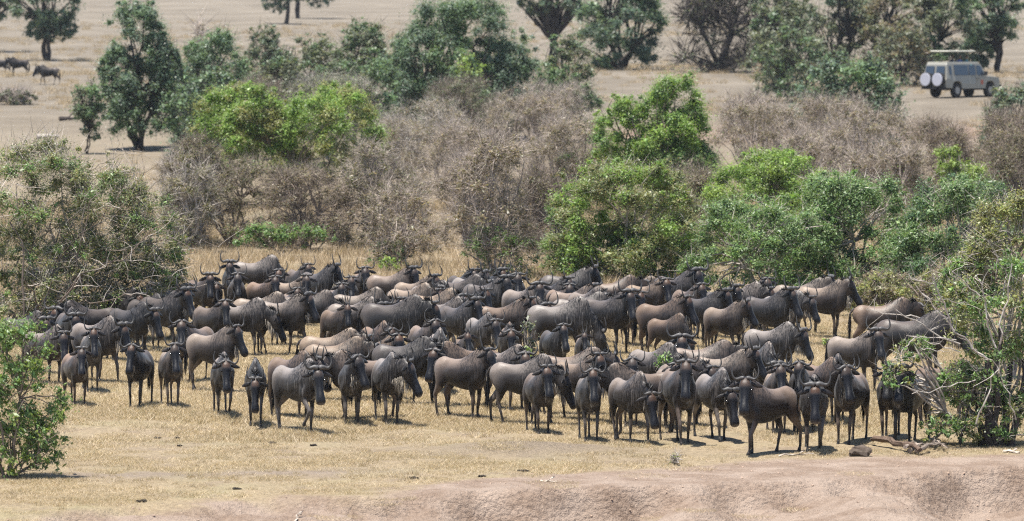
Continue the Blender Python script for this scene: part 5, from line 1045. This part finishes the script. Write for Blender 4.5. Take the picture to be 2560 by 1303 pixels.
# ------------------------------------------------------------------ dead wood and droppings
M_wood = attr_mat('weathered_wood', .9, 0, .1, nsc=14, nvar=.5)
M_dung = simple_mat('dung', (.035, .028, .022), .95, var=.5, noise_sc=40)
def log_px(buf, a, b, w0, w1, col, lift=.06, seed=0, k=9, n=9, rough=.16):
    r = np.random.default_rng(seed); A = ground_px(*a); Bq = ground_px(*b); A[2] += lift; Bq[2] += lift
    P = curve(A, Bq, r, n, .03, .06); R = np.linspace(w0, w1, n) * (1 + rough * r.normal(size=n)); buf.tube(P, R, k, np.array(col)); return P
def finish(name, buf, label, cat, base, mat=None):
    V = np.concatenate(buf.V); jit = np.random.default_rng(5).normal(size=V.shape) * .006; buf.V = [V + jit - base]; buf.C = [np.concatenate(buf.C)]
    o = link(name, buf.mesh(name), mat or M_wood); o.location = base; tag(o, label, cat); return o
def build_litter():
    b = Buf(); base = ground_px(2250, 1128); P = log_px(b, (2180, 1112), (2300, 1140), .068, .04, (.12, .085, .065), .10, 1)
    finish('fallen_log', b, 'brown fallen log with a broken end lying before the dark grey-bearded wildebeest', 'log', base)
    b = Buf(); base = ground_px(2310, 1132)
    for q, (a, c, w) in enumerate([((2275, 1136), (2350, 1112), .07), ((2300, 1138), (2365, 1122), .06), ((2330, 1125), (2362, 1100), .04), ((2290, 1138), (2275, 1120), .04), ((2340, 1118), (2368, 1134), .035), ((2262, 1136), (2330, 1130), .045)]):
        log_px(b, a, c, w * .7, w * .3, np.array((.24, .195, .16)) * (.7 + .12 * q), .07 + .03 * (q % 3), 10 + q)
    finish('driftwood', b, 'bleached twisted driftwood heaped against the brown fallen log', 'driftwood', base)
    b = Buf(); base = ground_px(2148, 1142); r = np.random.default_rng(3)
    an = np.linspace(0, 2 * math.pi, 11)[:-1]; P = np.array([base + np.array([-.17, 0, .05]), base + np.array([-.08, 0, .09]), base + np.array([.05, 0, .10]), base + np.array([.15, 0, .08]), base + np.array([.19, 0, .05])])
    b.tube(P, [.04, .08, .10, .09, .055], 10, np.array((.10, .078, .062))); b.V = [v + r.normal(size=v.shape) * .014 for v in b.V]
    finish('wood_stump', b, 'rough grey stump of wood lying on the bank edge near the fallen log', 'stump', base)
    for k, (a, c, w, lab) in enumerate([((1948, 1143), (2035, 1140), .014, 'thin pale stick on the straw before the foremost side-on wildebeest'), ((738, 1300), (752, 1278), .018, 'forked pale stick poking out of the earth bank'),
                                        ((1352, 1203), (1392, 1207), .014, 'pale crooked twig on the bare earth track'), ((2510, 1132), (2548, 1134), .03, 'bleached chunk of wood under the bare-branched shrub')]):
        b = Buf(); base = ground_px(*a); P = log_px(b, a, c, w, w * .5, (.42, .36, .30), .02, 30 + k, 6, 7); b.tube(curve(P[3], P[3] + np.array([.10, .02, .06]), np.random.default_rng(k), 4), [w * .7, w * .6, w * .5, w * .3], 5, np.array((.42, .36, .30)))
        finish('stick', b, lab, 'stick', base)
    for k, (x, y, w, lab) in enumerate([(170, 303, .5, 'dark fallen trunk on the far plain near the slim sapling tree'), (120, 348, .55, 'pale fallen branch on the far plain beyond the tall thicket')]):
        b = Buf(); base = ground_px(x, y); P = curve(base + np.array([-w, 0, .12]), base + np.array([w, .2, .14]), np.random.default_rng(k), 7, .05, .05); cc = (.06, .05, .045) if k == 0 else (.40, .36, .32)
        b.tube(P, np.linspace(.13, .06, 7), 7, np.array(cc)); b.tube(curve(P[3], P[3] + np.array([.3, .1, .3]), np.random.default_rng(9), 5), [.06, .05, .04, .03, .02], 5, np.array(cc)); finish('fallen_log', b, lab, 'log', base)
    spots = [(1040, 1196, 1.5, 'largest dark dung heap on the near straw below the trampled mound'), (1205, 1192, .7, 'single dark dung lump between the largest heap and the bare earth'), (1308, 1180, 1.3, 'flat smear of dung on the green-tinged straw'),
             (592, 1224, 1.0, 'dung pile on the straw strip near the earth bank'), (358, 1256, 1.4, 'scattered dung nearest the bank edge'), (392, 1098, .8, 'dung lump on open straw before the standing pair'), (440, 1098, .6, 'small dung lump beside its larger neighbour on open straw'),
             (680, 1110, .8, 'dung lump in front of the head-on walkers'), (785, 1116, .6, 'small dung lump below the foremost striding wildebeest'), (452, 1116, .6, 'dark dung speck on open straw nearer the path')]
    for k, (x, y, s, lab) in enumerate(spots):
        r = np.random.default_rng(200 + k); b = Buf(); base = ground_px(x, y)
        for q in range(int(4 + 4 * s)):
            c = base + np.array([r.uniform(-1, 1) * .065 * s, r.uniform(-1, 1) * .08 * s, .012]); rr = r.uniform(.012, .030); tt = np.linspace(-1, 1, 5) * 1.35
            b.tube([c + np.array([math.sin(t) * rr * 1.3, 0, math.cos(t) * .004]) for t in tt], [max(.004, rr * math.cos(t)) for t in tt], 7, (.03, .025, .02), True, .7)
        o = finish('dung_pile', b, lab, 'dung', base, M_dung); o['group'] = 'dung on the near straw'
build_litter(); build_clods()

# ------------------------------------------------------------------ safari vehicle
def build_car():
    p = ground_px(2404, 243); root = empty('safari_vehicle', p, math.radians(44)); root.scale = (1.06, 1.06, 1.06)
    tag(root, 'pale beige safari vehicle with raised roof and two white spare wheels behind', 'vehicle')
    paint = simple_mat('beige_paint', (.25, .24, .205), .35, noise_sc=3, var=.08, spec=.5); dk = simple_mat('dark_rubber', (.018, .018, .02), .8); glass = simple_mat('tinted_glass', (.035, .05, .07), .08, spec=.6, var=.05); white = simple_mat('white_cover', (.42, .42, .47), .5, var=.06); roofm = simple_mat('cream_roof', (.52, .50, .42), .5, var=.06); red = simple_mat('red_emblem', (.40, .10, .06), .6)
    W2 = .87
    # side profile (x forward, z up): body
    prof = [(-2.35, .55), (-2.38, 1.0), (-2.33, 1.12), (-2.22, 1.88), (-2.15, 1.95), (.55, 1.97), (.78, 1.86), (1.18, 1.22), (2.15, 1.14), (2.32, 1.02), (2.36, .60), (2.2, .52), (1.92, .52), (1.86, .78), (1.68, .92), (1.34, .92), (1.16, .78), (1.10, .50), (-.98, .50), (-1.04, .78), (-1.22, .92), (-1.56, .92), (-1.74, .78), (-1.80, .52)]
    import bmesh
    bm = bmesh.new()
    def wy(z): return W2 - .13 * max(0, z - 1.15) / .8
    Lv = [bm.verts.new((x, wy(z), z)) for x, z in prof]; Rv = [bm.verts.new((x, -wy(z), z)) for x, z in prof]; n = len(prof)
    for i in range(n): bm.faces.new((Lv[i], Lv[(i + 1) % n], Rv[(i + 1) % n], Rv[i]))
    bm.faces.new(Lv[::-1]); bm.faces.new(Rv)
    bmesh.ops.recalc_face_normals(bm, faces=bm.faces); bmesh.ops.triangulate(bm, faces=[f for f in bm.faces if len(f.verts) > 4])
    me = bpy.data.meshes.new('body'); bm.to_mesh(me); bm.free(); body = link('body', me, paint, root)
    mdb = body.modifiers.new('edge', 'BEVEL'); mdb.width = .03; mdb.segments = 2; mdb.limit_method = 'ANGLE'
    def panel(name, pts, y, m, par, th=.012):
        b = Buf(); k = len(pts); V = [(x, (y / abs(y)) * (wy(z) + .004) + 0, z) for x, z in pts] + [(x, (y / abs(y)) * (wy(z) + .004 + th), z) for x, z in pts]
        F = [np.array([[*range(k)]]), np.array([[k + q for q in range(k)][::-1]])] + [np.array([[q, (q + 1) % k, k + (q + 1) % k, k + q]]) for q in range(k)]; b.add(V, F); return link(name, b.mesh(name), m, par)
    for sd in (-1, 1):
        panel('side_window', [(-2.08, 1.30), (-1.86, 1.30), (-1.86, 1.78), (-2.05, 1.78)], sd, glass, root)
        panel('side_window', [(-1.62, 1.26), (-.42, 1.26), (-.42, 1.84), (-1.62, 1.84)], sd, glass, root); panel('side_window', [(-.34, 1.26), (.22, 1.26), (.22, 1.84), (-.34, 1.84)], sd, glass, root)
        d = panel('door', [(.30, .62), (1.02, .62), (1.08, 1.18), (.30, 1.18)], sd, paint, root); panel('side_window', [(.34, 1.26), (.98, 1.26), (.70, 1.80), (.34, 1.80)], sd, glass, root)
        b = Buf(); b.box((.42, sd * (W2 + .04), 1.06), (.12, .03, .03)); link('handle', b.mesh('handle'), dk, d)
        b = Buf(); b.box((.95, sd * (W2 + .12), 1.36), (.06, .20, .22)); link('mirror', b.mesh('mirror'), dk, root)
        b = Buf(); b.box((.75, sd * (W2 + .022), .86), (.20, .008, .26)); link('emblem', b.mesh('emblem'), red, root)
    def disc(name, c, axis, r0, w, m, par, n=24):
        b = Buf(); c = np.array(c); ax = np.array(axis, float); b.tube([c - ax * w / 2, c - ax * w * .4, c + ax * w * .4, c + ax * w / 2], [r0 * .9, r0, r0, r0 * .9], n); return link(name, b.mesh(name), m, par)
    for x in (-1.39, 1.51):
        for sd in (-1, 1):
            w = disc('wheel', (x, sd * (W2 - .12), .39), (0, 1, 0), .39, .26, dk, root); disc('rim', (x, sd * (W2 + .005), .39), (0, 1, 0), .2, .03, simple_mat('rim', (.3, .29, .27), .5), w)
    for sd in (-1, 1):
        w = disc('spare_wheel', (-2.52, sd * .44, 1.02), (1, 0, 0), .40, .24, dk, root); disc('wheel_cover', (-2.66, sd * .44, 1.02), (1, 0, 0), .37, .06, white, w)
        b = Buf(); V = [(-2.345 + .10 * 0, sd * .08, 1.32), (-2.345, sd * .72, 1.32), (-2.265, sd * .68, 1.78), (-2.265, sd * .08, 1.78)]; V2 = [(x - .02, y, z) for x, y, z in V]; b.add(V + V2, [np.array([[0, 1, 2, 3], [4, 7, 6, 5], [0, 4, 5, 1], [1, 5, 6, 2], [2, 6, 7, 3], [3, 7, 4, 0]])]); link('rear_window', b.mesh('rear_window'), glass, root)
    b = Buf(); b.box((-2.45, 0, .55), (.16, 1.7, .16)); link('bumper', b.mesh('bumper'), dk, root)
    b = Buf(); b.box((2.42, 0, .60), (.18, 1.7, .24)); b.tube([(2.5, -.6, .7), (2.56, -.6, 1.1), (2.56, .6, 1.1), (2.5, .6, .7)], [.035] * 4, 6); link('bumper', b.mesh('bumper'), dk, root)
    b = Buf(); b.box((0, 0, .48), (3.6, 1.3, .14)); link('chassis', b.mesh('chassis'), dk, root)
    rb = Buf(); rb.box((-.80, 0, 2.62), (2.35, 1.38, .09)); ro = link('raised_roof', rb.mesh('raised_roof'), roofm, root); md = ro.modifiers.new('e', 'BEVEL'); md.width = .04; md.segments = 2
    for x in (-1.8, .2):
        for sd in (-1, 1):
            b = Buf(); b.tube([(x, sd * .62, 1.95), (x, sd * .62, 2.58)], [.022, .022], 6); link('roof_post', b.mesh('roof_post'), dk, root)
    rb = Buf(); rb.box((-.80, 0, 1.985), (2.7, 1.44, .07)); link('roof_rim', rb.mesh('roof_rim'), roofm, root)
    # watchers standing in the roof hatch
    skin = simple_mat('skin', (.20, .12, .085), .6)
    for k, (x, y, c, lab) in enumerate([(-.55, -.30, (.07, .10, .22), 'person in a blue shirt standing in the roof hatch of the vehicle'), (-1.05, -.15, (.06, .055, .06), 'person in dark clothes standing in the roof hatch behind the blue shirt'), (-.10, -.42, (.06, .20, .22), 'person in a teal shirt in the hatch nearest the windscreen')]):
        B = Buf(); Yv = np.array([0, 1., 0])
        secs = [((0, 0, -1.0), (1, 0, 0), (0, 1, 0), .13, .17), ((0, 0, -.55), (1, 0, 0), (0, 1, 0), .12, .18), ((0, 0, -.30), (1, 0, 0), (0, 1, 0), .12, .20), ((.01, 0, -.10), (1, 0, 0), (0, 1, 0), .11, .215), ((.01, 0, -.02), (1, 0, 0), (0, 1, 0), .08, .15), ((.02, 0, .03), (1, 0, 0), (0, 1, 0), .055, .06), ((.03, 0, .08), (1, 0, 0), (0, 1, 0), .06, .062), ((.04, 0, .14), (1, 0, 0), (0, 1, 0), .09, .074), ((.035, 0, .21), (1, 0, 0), (0, 1, 0), .098, .08), ((.02, 0, .28), (1, 0, 0), (0, 1, 0), .08, .065), ((.01, 0, .31), (1, 0, 0), (0, 1, 0), .03, .03)]
        V, Q, T = loft(secs, 14, 2.1); B.add(V, [Q, T])
        for sd in (-1, 1):
            (V, Q, T), _ = path_loft([(0, sd * .17, -.08), (.03, sd * .24, -.25), (.10, sd * .25, -.42), (.28, sd * .20, -.34), (.34, sd * .19, -.32)], [.055, .05, .042, .036, .03], [.055, .05, .042, .036, .03]); B.add(V, [Q, T])
        V = np.concatenate(B.V); C = np.where((V[:, 2] > .02)[:, None], np.array([[.16, .10, .07]]), np.array([c])); C = np.where(((V[:, 2] > .2) & (V[:, 0] < .08))[:, None], .012, C); B.C = [C]
        w = root.matrix_basis @ Vector((x, y, 2.14)) if False else Matrix.Rotation(math.radians(44), 4, 'Z') @ Vector((x * 1.06, y * 1.06, 2.27)) + Vector(p)
        o = link('person', B.mesh('person', True), M_hair); o.location = w; o.rotation_euler = (0, 0, math.radians(-60 + 25 * k)); tag(o, lab, 'person', 'watchers in the safari vehicle')
build_car()

# ------------------------------------------------------------------ air
def build_haze():
    b = Buf(); b.box((0, 2000, 42), (7400, 5200, 120)); o = link('haze', b.mesh('haze'))
    m, t, out = new_mat('warm_dusty_air'); v = N(t, 'ShaderNodeVolumePrincipled'); v.inputs['Color'].default_value = (.86, .92, 1.0, 1); v.inputs['Density'].default_value = HAZE; v.inputs['Anisotropy'].default_value = 0.0
    L(t, v.outputs[0], out.inputs['Volume']); o.data.materials.append(m); m.cycles.homogeneous_volume = True if hasattr(m.cycles, 'homogeneous_volume') else True
    o.display_type = 'WIRE'; tag(o, 'thin pale heat haze hanging over the whole plain', 'haze', kind='stuff')
HAZE = .00008
build_haze()
tt = sum(len(m.polygons) * 2 for m in bpy.data.meshes); print('APPROX TRIS', tt)
